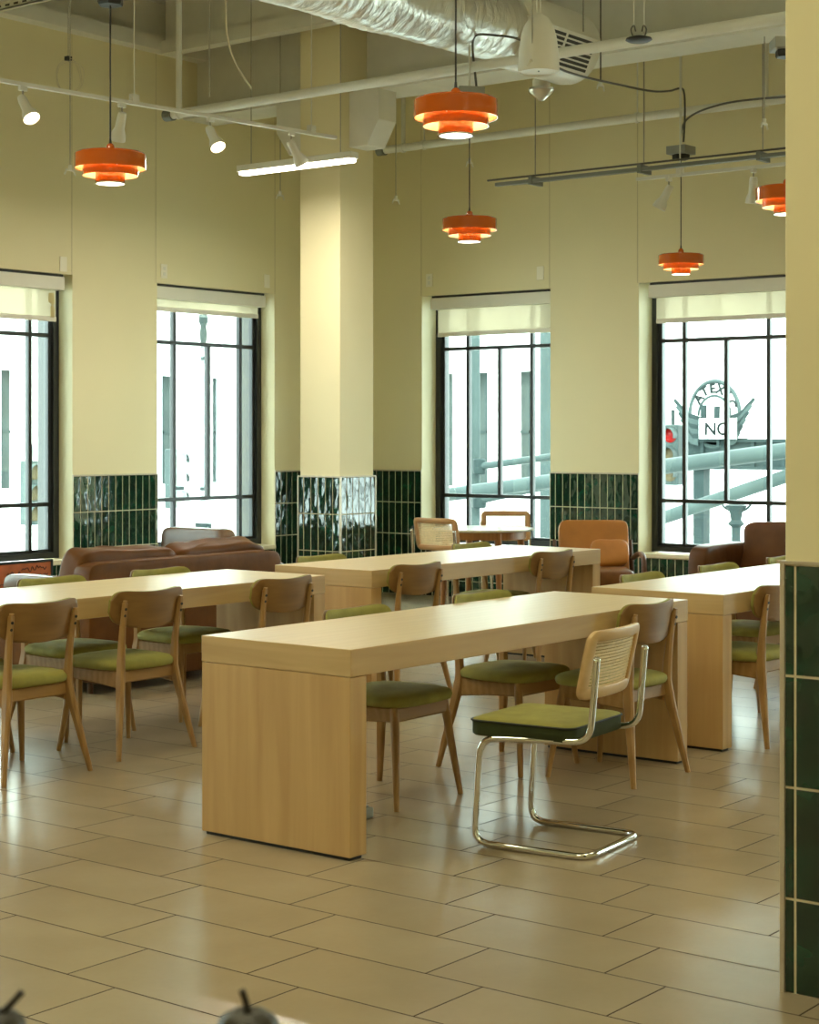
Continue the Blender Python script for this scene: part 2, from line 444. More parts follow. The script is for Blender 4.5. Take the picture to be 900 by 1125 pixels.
def wainscot(parent, pt, s0, s1, ztop, zbot=0.0, first=None, w=0.0730, g=0.0055, trim=True, name='wainscot', ends=(False, False)):
    """pt(s, h, z): s along the wall, h out of the wall; stacked upright tiles in rows of 0.303"""
    gb = MB(pt); gb.box(s0, s1, 0, 0.010, zbot, ztop); go = gb.build('grout', M['grout'], parent)
    tb = MB(pt); zt = ztop - 0.004
    while zt > zbot + 0.02:
        zb = max(zbot, zt - 0.2975); s = s0 + g
        k = 0
        while s < s1 - 0.006:
            e = min(s + (first if (k == 0 and first) else w), s1 - g); k += 1
            if e - s > 0.006:
                tx = random.uniform(-1, 1) * 0.0006; tz = random.uniform(-1, 1) * 0.0010; b = 0.0025
                v = [(s, 0.009, zb), (e, 0.009, zb), (e, 0.009, zt), (s, 0.009, zt),
                     (s + b, 0.0128 + tx + tz, zb + b), (e - b, 0.0128 - tx + tz, zb + b), (e - b, 0.0128 - tx - tz, zt - b), (s + b, 0.0128 + tx - tz, zt - b)]
                tb.add(v, [(4, 5, 6, 7), (0, 1, 5, 4), (1, 2, 6, 5), (2, 3, 7, 6), (3, 0, 4, 7)])
            s = e + g
        zt = zb - 0.0055
    tb.build('glazed_tiles', M['tile'], parent)
    if trim:
        t = MB(pt); t.box(s0, s1, 0, 0.018, ztop, ztop + 0.008)
        for q, yes in ((s0, ends[0]), (s1, ends[1])):
            if yes: t.box(q - 0.006, q + 0.006, 0, 0.018, zbot, ztop)
        t.build('edge_trim', M['trim'], parent)
hR = lambda s, h, z: (XR - h, s, z)
hL = lambda s, h, z: (s, YL - h, z)
WZ = 1.187
prev = None
for (a, b) in ((10.27, YL), (7.875, 8.80), (5.48, 6.41)): wainscot(wallR, hR, a, b, WZ)
for (a, b) in ((8.80, 10.27), (6.41, 7.875)): wainscot(wallR, hR, a, b, ZS - 0.04, trim=False)
for (a, b) in ((7.36, 8.32), (9.836, 10.805), (12.327, XR)): wainscot(wallL, hL, a, b, WZ)
for (a, b) in ((8.32, 9.836), (10.805, 12.327)): wainscot(wallL, hL, a, b, ZS - 0.04, trim=False)

# ------------------------------------------------------------------ windows and shades
def window(idx, mp, a, b, bars, tf, seen=True):
    """bars = positions of the three uprights (narrow | centre | narrow)"""
    f = MB(mp); z0, z1 = ZS, ZT; fw = 0.055
    f.box(a, a + fw, tf, WT + 0.012, z0, z1); f.box(b - fw, b, tf, WT + 0.012, z0, z1)
    f.box(a, b, tf, tf + 0.09, z0, z0 + 0.05); f.box(a, b, tf, tf + 0.09, z1 - 0.05, z1)
    g = 0.032
    for q in (a + fw, b - fw - g): f.box(q, q + g, tf + 0.03, tf + 0.085, z0, z1)
    f.box(a, b, tf + 0.03, tf + 0.085, z0 + 0.05, z0 + 0.075)
    h = 0.017
    zl, zu = 0.95, 2.36
    for k, s in enumerate(bars):
        f.box(s - h, s + h, tf + 0.03, tf + 0.08, z0 if k != 1 else zl, z1 if k != 1 else zu)
    for z in (zl, zu): f.box(a, b, tf + 0.028, tf + 0.082, z - h, z + h)
    fo = struct(f.build('window_%d' % idx, M['black'], bevel=0.004))
    gl = MB(mp); gl.box(a + 0.02, b - 0.02, tf + 0.052, tf + 0.056, z0 + 0.02, z1 - 0.02); gl.build('glass', M['glass'], fo)
    s = MB(mp); s.box(a - 0.0, b + 0.0, -0.022, tf + 0.0, ZS - 0.038, ZS - 0.004); s.build('sill', M['sill'], fo, bevel=0.003)
    return fo
window(1, mapR, *winR[0], (9.912, 9.545, 9.178), 0.22)
window(2, mapR, *winR[1], (7.571, 7.165, 6.764), 0.22)
window(3, mapL, *winL[0], (8.60, 9.08, 9.56), 0.17)
window(4, mapL, *winL[1], (11.22, 11.66, 12.08), 0.17)
for i, (a, b) in enumerate(winR[2:]): window(5 + i, mapR, a, b, (a + 0.37, (a + b) / 2, b - 0.37), 0.22)
for i, (a, b) in enumerate(winL[2:]): window(8 + i, mapL, a, b, (a + 0.37, (a + b) / 2, b - 0.37), 0.17)

def shade(mp, a, b, zb, label, t0=0.03, tape=None):
    r = empty('roller_shade', mp((a + b) / 2, t0 + 0.05, 2.74))
    inv = Vector(r.location)
    mm = lambda s, t, z: Vector(mp(s, t, z)) - inv
    MB(mm).box(a, b, t0, t0 + 0.10, 2.73, 2.838).build('cassette', M['cassette'], r, bevel=0.004)
    MB(mm).box(a + 0.01, b - 0.01, t0 + 0.01, t0 + 0.09, 2.838, 2.859).build('gap_shadow', M['black'], r)  # black strip drawn in for the shadowed gap above the cassette
    MB(mm).add([(a + 0.025, t0 + 0.056, zb + 0.02), (b - 0.05, t0 + 0.056, zb + 0.02), (b - 0.05, t0 + 0.056, 2.74), (a + 0.025, t0 + 0.056, 2.74)], [(0, 1, 2, 3)]).build('fabric', M['shade'], r)
    MB(mm).box(a + 0.025, b - 0.05, t0 + 0.047, t0 + 0.065, zb - 0.012, zb + 0.028).build('bottom_rail', M['cassette'], r, bevel=0.003)
    if tape:
        q = MB(mm); s = tape
        q.prism([(s - .035, 2.70), (s + .02, 2.705), (s + .028, 2.62), (s + .01, 2.60), (s + .03, 2.57), (s + .022, 2.50), (s - .02, 2.50), (s - .018, 2.585), (s + .0, 2.605), (s - .04, 2.63)],
                0.0, 0.002, fn=lambda x, y, z: (x, t0 + 0.040 + z, y)); q.build('tape_strip', M['tape'], r)
    return tag(r, label, 'window shade', 'roller shades over the windows')
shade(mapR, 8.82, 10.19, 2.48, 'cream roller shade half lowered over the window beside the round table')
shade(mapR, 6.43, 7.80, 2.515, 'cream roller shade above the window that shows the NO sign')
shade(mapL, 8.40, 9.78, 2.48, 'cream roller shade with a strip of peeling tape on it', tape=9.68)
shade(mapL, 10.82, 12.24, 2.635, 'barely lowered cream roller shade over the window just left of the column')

# wall plates above the windows
def plate(pt, s, z, label, recept):
    p = empty('wall_plate', pt(s, 0.0, z)); o = Vector(p.location)
    mm = lambda a, h, c: Vector(pt(a, h, c)) - o
    MB(mm).box(s - 0.038, s + 0.038, 0, 0.008, z - 0.062, z + 0.062).build('cover', M['plate'], p, bevel=0.003)
    if recept:
        for dz in (-0.025, 0.025): MB(mm).box(s - 0.016, s + 0.016, 0.006, 0.011, z + dz - 0.015, z + dz + 0.015).build('receptacle', M['cassette'], p, bevel=0.002)
    return tag(p, label, 'wall plate', 'wall plates above the windows')
plate(hL, 9.735, 2.94, 'blank wall plate above the shade with peeling tape', False)
plate(hL, 10.886, 2.967, 'outlet plate above left end of the barely lowered shade', True)
plate(hL, 12.219, 2.973, 'blank wall plate above right end of the barely lowered shade', False)
plate(hR, 10.178, 3.008, 'outlet plate above left end of shade beside the round table', True)
plate(hR, 8.908, 3.005, 'blank wall plate above right end of shade beside the round table', False)

# ------------------------------------------------------------------ columns
cx, cy, cw = 10.955, 9.235, 0.43
col = struct(MB().box(cx, cx + cw, cy, cy + cw, 0, CEIL).build('column', M['wall'], bevel=0.004))
wainscot(col, lambda s, h, z: (cx - h, s, z), cy - 0.012, cy + cw + 0.012, 1.185, ends=(True, True))
wainscot(col, lambda s, h, z: (s, cy - h, z), cx - 0.012, cx + cw + 0.012, 1.185, ends=(False, True))
px, py = 4.425, 2.142
pil = struct(MB().box(px, px + 0.55, py - 0.62, py, 0, CEIL).build('pillar', M['wall'], bevel=0.004))
wainscot(pil, lambda s, h, z: (px - h, py - s, z), 0.0, 0.62, 1.165, first=0.0265, ends=(True, False), g=0.0055, w=0.073)
wainscot(pil, lambda s, h, z: (s, py + h, z), px - 0.012, px + 0.55, 1.165)

# ------------------------------------------------------------------ ceiling steel
gird = MB(); gy0, gy1 = Y0, YL
gird.box(11.12, 11.52, gy0, gy1, 4.33, 4.40); gird.box(11.30, 11.34, gy0, gy1, 4.40, 5.22); gird.box(11.12, 11.52, gy0, gy1, 5.22, 5.30)
girder = struct(gird.build('beam', M['steel_paint']))
for sgn, yb in ((-1, cy), (1, cy + cw)):
    hb = MB(); e = 0.31 if sgn < 0 else 0.37
    hb.prism([(0, 4.33), (e, 4.33), (e, 4.08), (e * 0.62, 3.88), (0, 3.88)], 11.07, 11.30, fn=lambda a, z, x, yb=yb, sgn=sgn: (x, yb + sgn * a, z))
    hb.build('haunch', M['steel_paint'], girder, bevel=0.004)
led = struct(MB().box(X0, 11.3, YL - 0.14, YL, 4.86, 4.98).box(X0, 11.3, YL - 0.02, YL, 4.98, CEIL).build('trim_1', M['steel_paint']))
for i, (x, z, h) in enumerate(((10.72, 4.83, 0.11), (9.0, 4.98, 0.16), (7.1, 4.98, 0.16), (5.2, 4.98, 0.16))):
    struct(MB().box(x, x + 0.12, 3.0, YL - 0.14, z, z + h).box(x + 0.05, x + 0.07, 3.0, YL - 0.14, z + h, CEIL).build('trim_%d' % (2 + i), M['steel_paint']))
for i, y in enumerate((9.95, 8.0, 6.0)):
    struct(MB().box(3, 11.1, y, y + 0.10, 5.14, 5.30).build('trim_%d' % (6 + i), M['steel_paint']))
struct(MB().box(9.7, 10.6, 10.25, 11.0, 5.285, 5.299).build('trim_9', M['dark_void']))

def obj_tube(name, pts, r, m, label, cat, group=None, n=10):
    return tag(MB().tube(pts, r, n).build(name, m, smooth=True), label, cat, group)
def rod_thing(name, p, ztop, r, m, label, cat, group=None):
    return obj_tube(name, [p, (p[0], p[1], ztop)], r, m, label, cat, group, 8)

# long pipe in front of the girder
def pipe(a, b, r, label, hangers, ztop):
    p = empty('overhead_pipe', a); o = Vector(a); b = Vector(b)
    MB().tube([(0, 0, 0), b - o], r, 16).build('pipe', M['steel_paint'], p, smooth=True)
    d = (b - o).normalized()
    MB().tube([-d * 0.05, d * 0.03], r * 1.35, 16).build('end_cap', M['strut'], p, smooth=True)
    for t, rr in hangers:
        q = (b - o) * t
        MB().tube([q, q + Vector((0, 0, ztop - (o.z + q.z)))], rr, 8).build('hanger', M['steel_paint'], p, smooth=True)
        MB().ring([(r * 1.02, -.012), (r * 1.25, -.012), (r * 1.25, .012), (r * 1.02, .012)], 16).build('clamp', M['steel_paint'], p, smooth=True).matrix_local = Matrix.Translation(q) @ Matrix.Rotation(PI / 2, 4, 'X')
    return tag(p, label, 'pipe', 'painted overhead pipes')
pipe((9.4, 9.60, 3.945), (9.4, 0.5, 3.945), 0.034, 'upper white overhead pipe running in front of the column', ((0.01, 0.022), (0.75, 0.012)), CEIL)
pipe((12.5, 10.03, 4.12), (12.5, 0.5, 4.12), 0.036, 'lower white overhead pipe starting beside the column bracket', ((0.025, 0.02), (0.05, 0.006), (0.28, 0.006), (0.40, 0.026)), CEIL)

# strut rails across the right wall
def rails():
    a = at(545, 203, 14.3); b = a + Vector((0, -8.5, 0)); p = empty('strut_rail', a)
    for dx, dz in ((0, 0), (0.11, 0.015)):
        mb = MB(); mb.box(dx - 0.016, dx + 0.016, -8.5, 0.0 if dx == 0 else -0.08, dz - 0.014, dz + 0.014); mb.build('channel', M['strut'], p)
    MB().tube([(0.05, 0.12, 0.05), (0.05, -8.5, 0.05)], 0.008, 6).build('conduit_run', M['conduit'], p, smooth=True)
    for k in range(4):
        y = -0.35 - k * 1.0
        MB().box(-0.03, 0.14, y - 0.015, y + 0.015, -0.03, 0.035).build('bracket', M['strut'], p)
        MB().tube([(0.05, y, 0.03), (0.05, y, CEIL - a.z)], 0.005, 6).build('hanger', M['wire'], p)
    return tag(p, 'pair of grey steel strut rails hung across the right wall', 'rail')
rails()
# perforated strut at the ceiling, upper left
def perf():
    a = Vector((8.58, 10.75, 4.72)); p = empty('perforated_strut', a)
    mb = MB(); mb.box(-0.02, 0.02, -3.0, 0.2, 0, 0.008); mb.box(-0.02, -0.012, -3.0, 0.2, 0, 0.05)
    mb.build('channel', M['steel_paint'], p)
    hs = MB()
    for k in range(32): hs.box(-0.0215, -0.0195, -2.95 + k * 0.098, -2.95 + k * 0.098 + 0.05, 0.018, 0.034)
    hs.build('slot_marks', M['dark_void'], p)['kind'] = 'stuff'  # dark pieces standing in for the open slots of the strut
    for y in (-2.2, -0.1): MB().tube([(0, y, 0), (0, y, CEIL - a.z)], 0.006, 6).build('hanger', M['wire'], p)
    return tag(p, 'slotted white strut hung below the ceiling at the left wall', 'strut')
perf()

# thin hanging rods, wires and clips
def drop_wire(u, v0, d, label, clip=True, r=0.004, m='wire'):
    p = at(u, v0, d); e = empty('hanging_wire', p)
    MB().tube([(0, 0, 0), (0, 0, CEIL - p.z)], r, 6).build('wire', M[m], e, smooth=True)
    if clip:
        q = MB(); q.box(-0.035, 0.035, -0.008, 0.008, -0.012, 0.0); q.tube([(-0.03, 0, 0), (-0.05, 0, -0.04)], 0.006, 6); q.tube([(0.03, 0, 0), (0.05, 0, -0.04)], 0.006, 6)
        q.tube([(0, 0, 0.03), (0, 0, -0.01)], 0.014, 8)
        q.build('toggle_clip', M['steel_paint'], e)
    return tag(e, label, 'hanging wire', 'loose hanging wires')
drop_wire(435, 219, 15.6, 'thin wire with a toggle clip right of the column')
drop_wire(308, 214, 14.9, 'thin wire with a toggle clip just left of the column')
drop_wire(77, 186, 12.6, 'thin wire with a clip passing behind the coil of cable')
drop_wire(840, 135, 12.4, 'thin wire with a toggle clip below the right end of the pipes')
drop_wire(516, 178, 14.8, 'thin wire with a small clip beside the cord of the lower middle pendant')
drop_wire(585, 66, 10.3, 'short wire and clip in front of the white pendant speaker')
drop_wire(230, 106, 12.0, 'bare wire meeting the upper pipe near its left end', clip=False)
drop_wire(660, 93, 12.6, 'short dark hook wire right of the white pendant speaker', r=0.006, m='conduit')
# coil of thin cable in front of the left wall
def coil():
    c = at(75, 84, 12.8); e = empty('cable_coil', c); R = Vector((sa, -ca, 0)); mb = MB()
    for k in range(3):
        pts = []
        for i in range(33):
            a = 2 * PI * i / 32 + k
            pts.append(R * (math.cos(a) * (0.085 + 0.01 * k)) + Vector((0, 0, math.sin(a) * (0.13 - 0.012 * k))) + Vector((0.01 * k, 0.012 * math.sin(3 * a + k), 0)))
        mb.tube(pts, 0.0022, 5)
    mb.build('loops', M['tanwire'], e, smooth=True)
    MB().tube([(0, 0, 0.125), (0, 0, CEIL - c.z)], 0.003, 5).build('wire', M['wire'], e)
    t = MB(); t.box(-0.02, 0.02, -0.02, 0.02, 0.115, 0.145); t.build('cable_tie', M['blackwire'], e)
    return tag(e, 'coil of thin pale cable hanging before the left wall', 'cable')
coil()
pts = [at(247, -40, 11.0), at(248, 8, 11.0), at(251, 45, 11.05), at(258, 68, 11.1), at(266, 82, 11.1), at(276, 97, 11.15)]
pts[0].z = CEIL
obj_tube('loose_cable', spline(pts), 0.006, M['tanwire'], 'pale loose cable curling down to the upper pipe', 'cable')

# grey conduit between the junction boxes
obj_tube('grey_cable', spline([at(524, 102, 11.65), at(522, 80, 11.6), at(519.5, 58, 11.55), at(520, 44, 11.5), at(526, 38, 11.45), at(545, 39, 11.3), at(570, 43, 11.2), at(590, 58, 11.3), at(612, 74, 11.6), at(640, 84, 12.0), at(680, 93, 12.6),
     at(715, 100, 13.2), at(735, 100, 13.6), at(748, 97, 13.9), at(752, 104, 13.95), at(752.5, 130, 13.95), at(751, 156, 13.95)], 6), 0.008, M['conduit'],
     'long grey cable swooping behind the white pendant speaker', 'cable')
obj_tube('grey_cable', spline([at(748, 156, 14.1), at(750, 140, 14.05), at(756, 130, 14.0), at(772, 121, 13.8), at(800, 113, 13.3), at(830, 109, 12.9), at(862, 106.5, 12.5), at(900, 103, 12.0)], 6), 0.008, M['conduit'],
     'grey cable running along the lower pipe to the right', 'cable')

# ------------------------------------------------------------------ foil duct with register
def duct():
    ax = Vector((9.93, 6.87, 4.30)); d = empty('flexible_duct', ax)
    nseg = 150; nn = 40; mb = MB(); vs = []; fs = []
    for i in range(nseg + 1):
        x = -5.2 + 5.2 * i / nseg
        for j in range(nn):
            a = 2 * PI * j / nn
            w = 0.003 * math.sin(x * 58 + 0.8 * math.sin(a * 2)) + 0.014 * noise.noise(Vector((x * 2.5, math.cos(a) * 2, math.sin(a) * 2)))
            r = 0.25 + w + 0.02 * math.sin(x * 1.9)
            vs.append((x, r * math.cos(a), r * math.sin(a) - 0.03 * math.sin(x * 1.3) ** 2))
    for i in range(nseg):
        for j in range(nn):
            j2 = (j + 1) % nn; fs.append((i * nn + j, i * nn + j2, (i + 1) * nn + j2, (i + 1) * nn + j))
    mb.add(vs, fs); mb.build('foil_sleeve', M['foil'], d, smooth=True, sharp=80)
    mx = Matrix.Rotation(PI / 2, 4, 'Y')
    MB().lathe([(0.245, -0.10), (0.262, -0.06), (0.262, 0.72), (0.25, 0.80), (0.19, 0.87), (0.0, 0.90)], 40, mx=mx).build('end_drum', M['white'], d, smooth=True)
    th = math.radians(24)
    rm = Matrix.Translation((0.27, 0, 0)) @ Matrix.Rotation(th, 4, 'X')      # local -Y = outward face
    g = MB(); g.box(-0.40, 0.40, -0.295, -0.18, -0.135, 0.135, mx=rm)
    reg = g.build('register', M['white'], d, bevel=0.006)
    sl = MB()
    for c0, c1 in ((-0.36, -0.015), (0.015, 0.36)):
        for k in range(7): sl.box(c0, c1, -0.297, -0.292, -0.112 + k * 0.033, -0.112 + k * 0.033 + 0.021, mx=rm)
    sl.build('louvre_slots', M['dark_void'], reg)
    for x in (-0.5, -2.6, 0.55):
        for y in (-0.262, 0.262): MB().tube([(x, y, 0.05), (x, y, CEIL - ax.z)], 0.006, 6).build('strap', M['wire'], d)
    return tag(d, 'silver foil flexible duct ending in a white drum with a register', 'air duct')
duct()

# white bell shaped pendant speaker
def speaker():
    b = at(592, 80, 10.4); e = empty('pendant_speaker', b)
    MB().ring([(0.124, 0.0), (0.122, 0.03), (0.117, 0.12), (0.106, 0.21), (0.088, 0.275), (0.055, 0.325), (0.02, 0.345), (0.0005, 0.347),
               (0.0005, 0.335), (0.05, 0.315), (0.08, 0.268), (0.098, 0.205), (0.110, 0.12), (0.116, 0.015)], 40).build('housing', M['white'], e, smooth=True, sharp=50)
    MB().lathe([(0.0, 0.012), (0.117, 0.010), (0.117, 0.018), (0.0, 0.020)], 40).build('grille', M['cassette'], e, smooth=True)
    MB().lathe([(0.0, 0.004), (0.006, 0.006), (0.006, 0.012)], 12).build('centre_screw', M['strut'], e)
    q = MB()
    for dx in (-0.018, 0.018): q.tube([(dx, 0, 0.335), (dx, 0, CEIL - b.z)], 0.004, 6)
    q.build('suspension_wires', M['steel_paint'], e)
    return tag(e, 'white bell shaped pendant speaker hanging beside the duct register', 'speaker')
speaker()
def dome():
    c = at(595, 97, 12.6); e = empty('sensor_dome', c)
    MB().lathe([(0.062, 0.0), (0.064, 0.055), (0.055, 0.068), (0.0, 0.07)], 28).build('cap', M['white'], e, smooth=True)
    MB().lathe([(0.0, -0.092), (0.02, -0.088), (0.085, -0.035), (0.095, -0.018), (0.090, 0.0), (0.0, 0.002)], 32).build('clear_lens', mat('clear_lens', (0.62, 0.60, 0.52), 0.1, metal=0.65), e, smooth=True)
    MB().tube([(0, 0, 0.06), (0, 0, CEIL - c.z)], 0.004, 6).build('wire', M['wire'], e)
    return tag(e, 'small white ceiling fixture with pointed clear lens under the speaker', 'light fixture')
dome()
def disc():
    c = at(702, 44, 10.3); e = empty('pendant_plate', c)
    MB().lathe([(0.0, -0.012), (0.06, -0.010), (0.078, 0.0), (0.074, 0.010), (0.03, 0.024), (0.0, 0.026)], 28).build('plate', M['blackwire'], e, smooth=True)
    R = Vector((sa, -ca, 0)); q = MB()
    for s in (-1, 1): q.tube(spline([R * (0.03 * s) + Vector((0, 0, 0.01)), R * (0.045 * s) + Vector((0, 0, 0.06)), R * (0.028 * s) + Vector((0, 0, 0.085)), R * (0.018 * s) + Vector((0, 0, 0.05))], 5), 0.005, 6)
    q.build('hook', M['conduit'], e, smooth=True)
    w = MB()
    for s in (-1, 1): w.tube([R * (0.03 * s) + Vector((0, 0, 0.08)), R * (0.035 * s) + Vector((0, 0, CEIL - c.z))], 0.004, 6)
    w.build('wire', M['steel_paint'], e)
    return tag(e, 'black disc with two hooks hanging at the upper pipe', 'hanging plate')
disc()

# ------------------------------------------------------------------ pendant lamps
def make_pendant():
    e = empty('pendant_lamp'); n = 48; t = 0.0022
    # origin at the bottom rim of the middle tier
    MB().ring([(0.018, 0.128), (0.10, 0.124), (0.172, 0.116), (0.180, 0.108), (0.180, 0.036), (0.1778, 0.036), (0.1778, 0.106), (0.17, 0.1135), (0.10, 0.1215), (0.018, 0.1255)], n).build('upper_shade', M['orange'], e, smooth=True)
    MB().ring([(0.1772, 0.038), (0.1772, 0.105), (0.169, 0.1125), (0.02, 0.124), (0.02, 0.1225), (0.169, 0.111), (0.1757, 0.104), (0.1757, 0.038)], n).build('upper_liner', M['orange_in'], e, smooth=True)
    MB().ring([(0.141, 0.055), (0.141, 0.0), (0.139, 0.0), (0.139, 0.055)], n).build('middle_shade', M['orange'], e, smooth=True)
    MB().ring([(0.1385, 0.053), (0.1385, 0.001), (0.137, 0.001), (0.137, 0.053)], n).build('middle_liner', M['orange_in'], e, smooth=True)
    MB().ring([(0.076, 0.028), (0.076, -0.036), (0.074, -0.036), (0.074, 0.028)], n).build('lower_shade', M['orange'], e, smooth=True)
    MB().ring([(0.0765, -0.034), (0.0765, -0.040), (0.070, -0.040), (0.070, -0.034)], n).build('lower_rim', M['chrome'], e, smooth=True)
    MB().lathe([(0.0, -0.0375), (0.070, -0.036), (0.070, -0.033), (0.0, -0.033)], n).build('diffuser', M['diffuser'], e, smooth=True)
    MB().lathe([(0.0, 0.035), (0.02, 0.04), (0.03, 0.06), (0.02, 0.085), (0.012, 0.12)], 20).build('bulb', M['bulb'], e, smooth=True)
    for k in range(3):
        a = 2 * PI * k / 3 + 0.4; c_, s_ = math.cos(a), math.sin(a)
        MB().tube([(0.074 * c_, 0.074 * s_, 0.02), (0.176 * c_, 0.176 * s_, 0.05)], 0.002, 5).build('spoke', M['orange_in'], e)
    MB().lathe([(0.0, 0.165), (0.012, 0.163), (0.021, 0.152), (0.023, 0.135), (0.023, 0.124)], 24).build('neck', M['orange'], e, smooth=True)
    MB().lathe([(0.0, 0.19), (0.005, 0.189), (0.008, 0.16)], 12).build('cord_grip', M['blackwire'], e, smooth=True)
    MB().tube([(0, 0, 0.185), (0, 0, 0.87)], 0.0042, 8).build('cord', M['blackwire'], e, smooth=True)
    MB().lathe([(0.0, 0.862), (0.062, 0.862), (0.068, 0.872), (0.068, 0.902), (0.0, 0.905)], 6).build('canopy', M['blackwire'], e)
    b = MB(); b.box(-0.085, 0.085, -0.085, 0.085, 0.903, 0.967); b.build('junction_box', M['greybox'], e, bevel=0.004)
    MB().tube([(0, 0, 0.965), (0, 0, CEIL - 2.83)], 0.008, 8).build('stem', M['steel_paint'], e, smooth=True)
    return e
PZ = 2.83
pl = ((6.03, 4.44, 'large orange tiered pendant lamp hanging nearest, above the table with the cane chair'),
      (6.10, 6.66, 'orange tiered pendant lamp hanging at left above the left table'),
      (9.36, 6.78, 'small orange tiered pendant lamp hanging just below the largest one'),
      (12.25, 6.82, 'smallest orange tiered pendant lamp above the window with the NO sign'),
      (9.32, 4.50, 'orange tiered pendant lamp half hidden behind the right pillar'))
pend = make_pendant()
for i, (x, y, lb) in enumerate(pl):
    o = pend if i == 0 else copy_tree(pend)
    o.location = (x, y, PZ); o.rotation_euler.z = YAW + 0.35 + i * 0.7
    tag(o, lb, 'pendant lamp', 'orange tiered pendant lamps')

# ------------------------------------------------------------------ track lights
def make_spot(lit):
    e = empty('track_spotlight')
    MB().box(-0.03, 0.03, -0.014, 0.014, -0.03, 0.012).build('adapter', M['white'], e, bevel=0.003)
    MB().tube([(0, 0, -0.02), (0, 0, -0.075)], 0.006, 8).build('arm', M['wire'], e)
    h = MB().lathe([(0.0, 0.03), (0.026, 0.028), (0.031, 0.0), (0.033, -0.085), (0.050, -0.125), (0.056, -0.165), (0.053, -0.168), (0.050, -0.15), (0.0, -0.15)], 28).build('head', M['white'], e, smooth=True)
    h.location = (0, 0, -0.09)
    if lit: MB().lathe([(0.0, -0.161), (0.050, -0.158), (0.050, -0.152), (0.0, -0.152)], 28).build('lens', M['spotface'], h, smooth=True)
    else: MB().lathe([(0.0, -0.161), (0.050, -0.158), (0.050, -0.152), (0.0, -0.152)], 28).build('lens', M['cassette'], h, smooth=True)
    return e
def track(a, b, label, drops):
    p = empty('light_track', a); o = Vector(a); d = Vector(b) - o; L_ = d.length
    q = MB().box(0, L_, -0.018, 0.018, -0.012, 0.012).build('channel', M['white'], p); q.rotation_euler = (0, -math.asin(d.z / L_), math.atan2(d.y, d.x))
    for t in drops:
        c = d * t; mb = MB(); mb.tube([c, c + Vector((0, 0, CEIL - o.z - c.z))], 0.005, 6); mb.build('rod', M['steel_paint'], p)
        m2 = MB(); m2.box(c.x - 0.03, c.x + 0.03, c.y - 0.02, c.y + 0.02, c.z, c.z + 0.06); m2.build('feed_clip', M['white'], p)
    return tag(p, label, 'light track', 'ceiling light tracks')
tA, tB = Vector((6.6, 8.96, 3.77)), Vector((10.15, 8.6, 3.77))
track(tA, tB, 'white light track slanting before the left wall', (0.1, 0.47, 0.93))
tC, tD = at(700, 197, 13.9), at(700, 197, 13.9) + Vector((0, -3.2, 0))
track(tC, tD, 'white light track before the right wall behind the strut rails', (0.12, 0.6))
def on_track(a, b, u):
    k = (u - 450) / FPX; dx, dy = ca + k * sa, sa - k * ca
    e = b - a; den = dx * e.y - dy * e.x; t = (a.x * dy - a.y * dx) / den
    return a + e * t
proto = {}
def spot(a, b, u, lit, tgt, label):
    if lit not in proto: proto[lit] = make_spot(lit); o = proto[lit]
    else: o = copy_tree(proto[lit])
    p = on_track(a, b, u); o.location = p + Vector((0, 0, -0.012))
    h = [c for c in o.children if c.name.startswith('head')][0]
    dr = Vector(tgt).normalized()
    h.rotation_euler = Vector((0, 0, -1)).rotation_difference(dr).to_euler()
    tag(o, label, 'spotlight', 'track spotlights')
    if lit:
        s = lamp('spot_beam', 'SPOT', p + Vector((0, 0, -0.1)) + dr * 0.19, 60, (1, 0.85, 0.62), spot_size=1.0, spot_blend=0.7, shadow_soft_size=0.05)
        s.rotation_euler = Vector((0, 0, -1)).rotation_difference(dr).to_euler()
R_ = Vector((sa, -ca, 0)); F_ = Vector((ca, sa, 0)); U_ = Vector((0, 0, 1))
spot(tA, tB, 25, True, R_ * 0.45 - U_ * 0.80 - F_ * 0.45, 'lit white spotlight at far left of the track')
spot(tA, tB, 134, False, -R_ * 0.25 - U_ * 0.85 + F_ * 0.4, 'unlit white spotlight behind the left pendant lamp')
spot(tA, tB, 231, True, R_ * 0.40 - U_ * 0.80 - F_ * 0.50, 'lit white spotlight just right of the left pendant lamp')
spot(tA, tB, 320, False, R_ * 0.45 - U_ * 0.80 + F_ * 0.30, 'unlit white spotlight in front of the fluorescent bar')
spot(tC, tD, 735, False, -R_ * 0.45 - U_ * 0.85 + F_ * 0.1, 'white spotlight turned aside left of the smallest pendant')
spot(tC, tD, 828, True, -U_ + F_ * 0.22, 'white spotlight pointing straight down near the right pillar')

# fluorescent bar
def fluor():
    a = at(264, 189, 13.55); b = at(390, 174, 12.85); b.z = a.z; e = empty('fluorescent_light', a); d = b - a; L_ = d.length
    rz = math.atan2(d.y, d.x)
    h = MB().box(0, L_, -0.045, 0.045, -0.005, 0.045).build('housing', M['white'], e, bevel=0.006); h.rotation_euler.z = rz
    t = MB().box(0.02, L_ - 0.02, -0.038, 0.038, -0.030, -0.005).build('diffuser', M['tube'], e, bevel=0.006); t.rotation_euler.z = rz
    for q in (0.1, 0.88):
        c = d * q; MB().tube([c + Vector((0, 0, 0.04)), c + Vector((0, 0, CEIL - a.z))], 0.004, 6).build('wire', M['wire'], e)
    lb = MB().box(L_ * 0.46, L_ * 0.46 + 0.03, 0.0455, 0.0465, 0.012, 0.036).build('maker_plate', M['signink'], e); lb.rotation_euler.z = rz
    l = lamp('fluorescent_glow', 'AREA', (a + b) / 2 - Vector((0, 0, 0.04)), 45, (1, 0.93, 0.78), shape='RECTANGLE', size=1.2, size_y=0.07)
    l.rotation_euler.z = rz
    return tag(e, 'lit fluorescent bar light hanging across the column', 'light')
fluor()

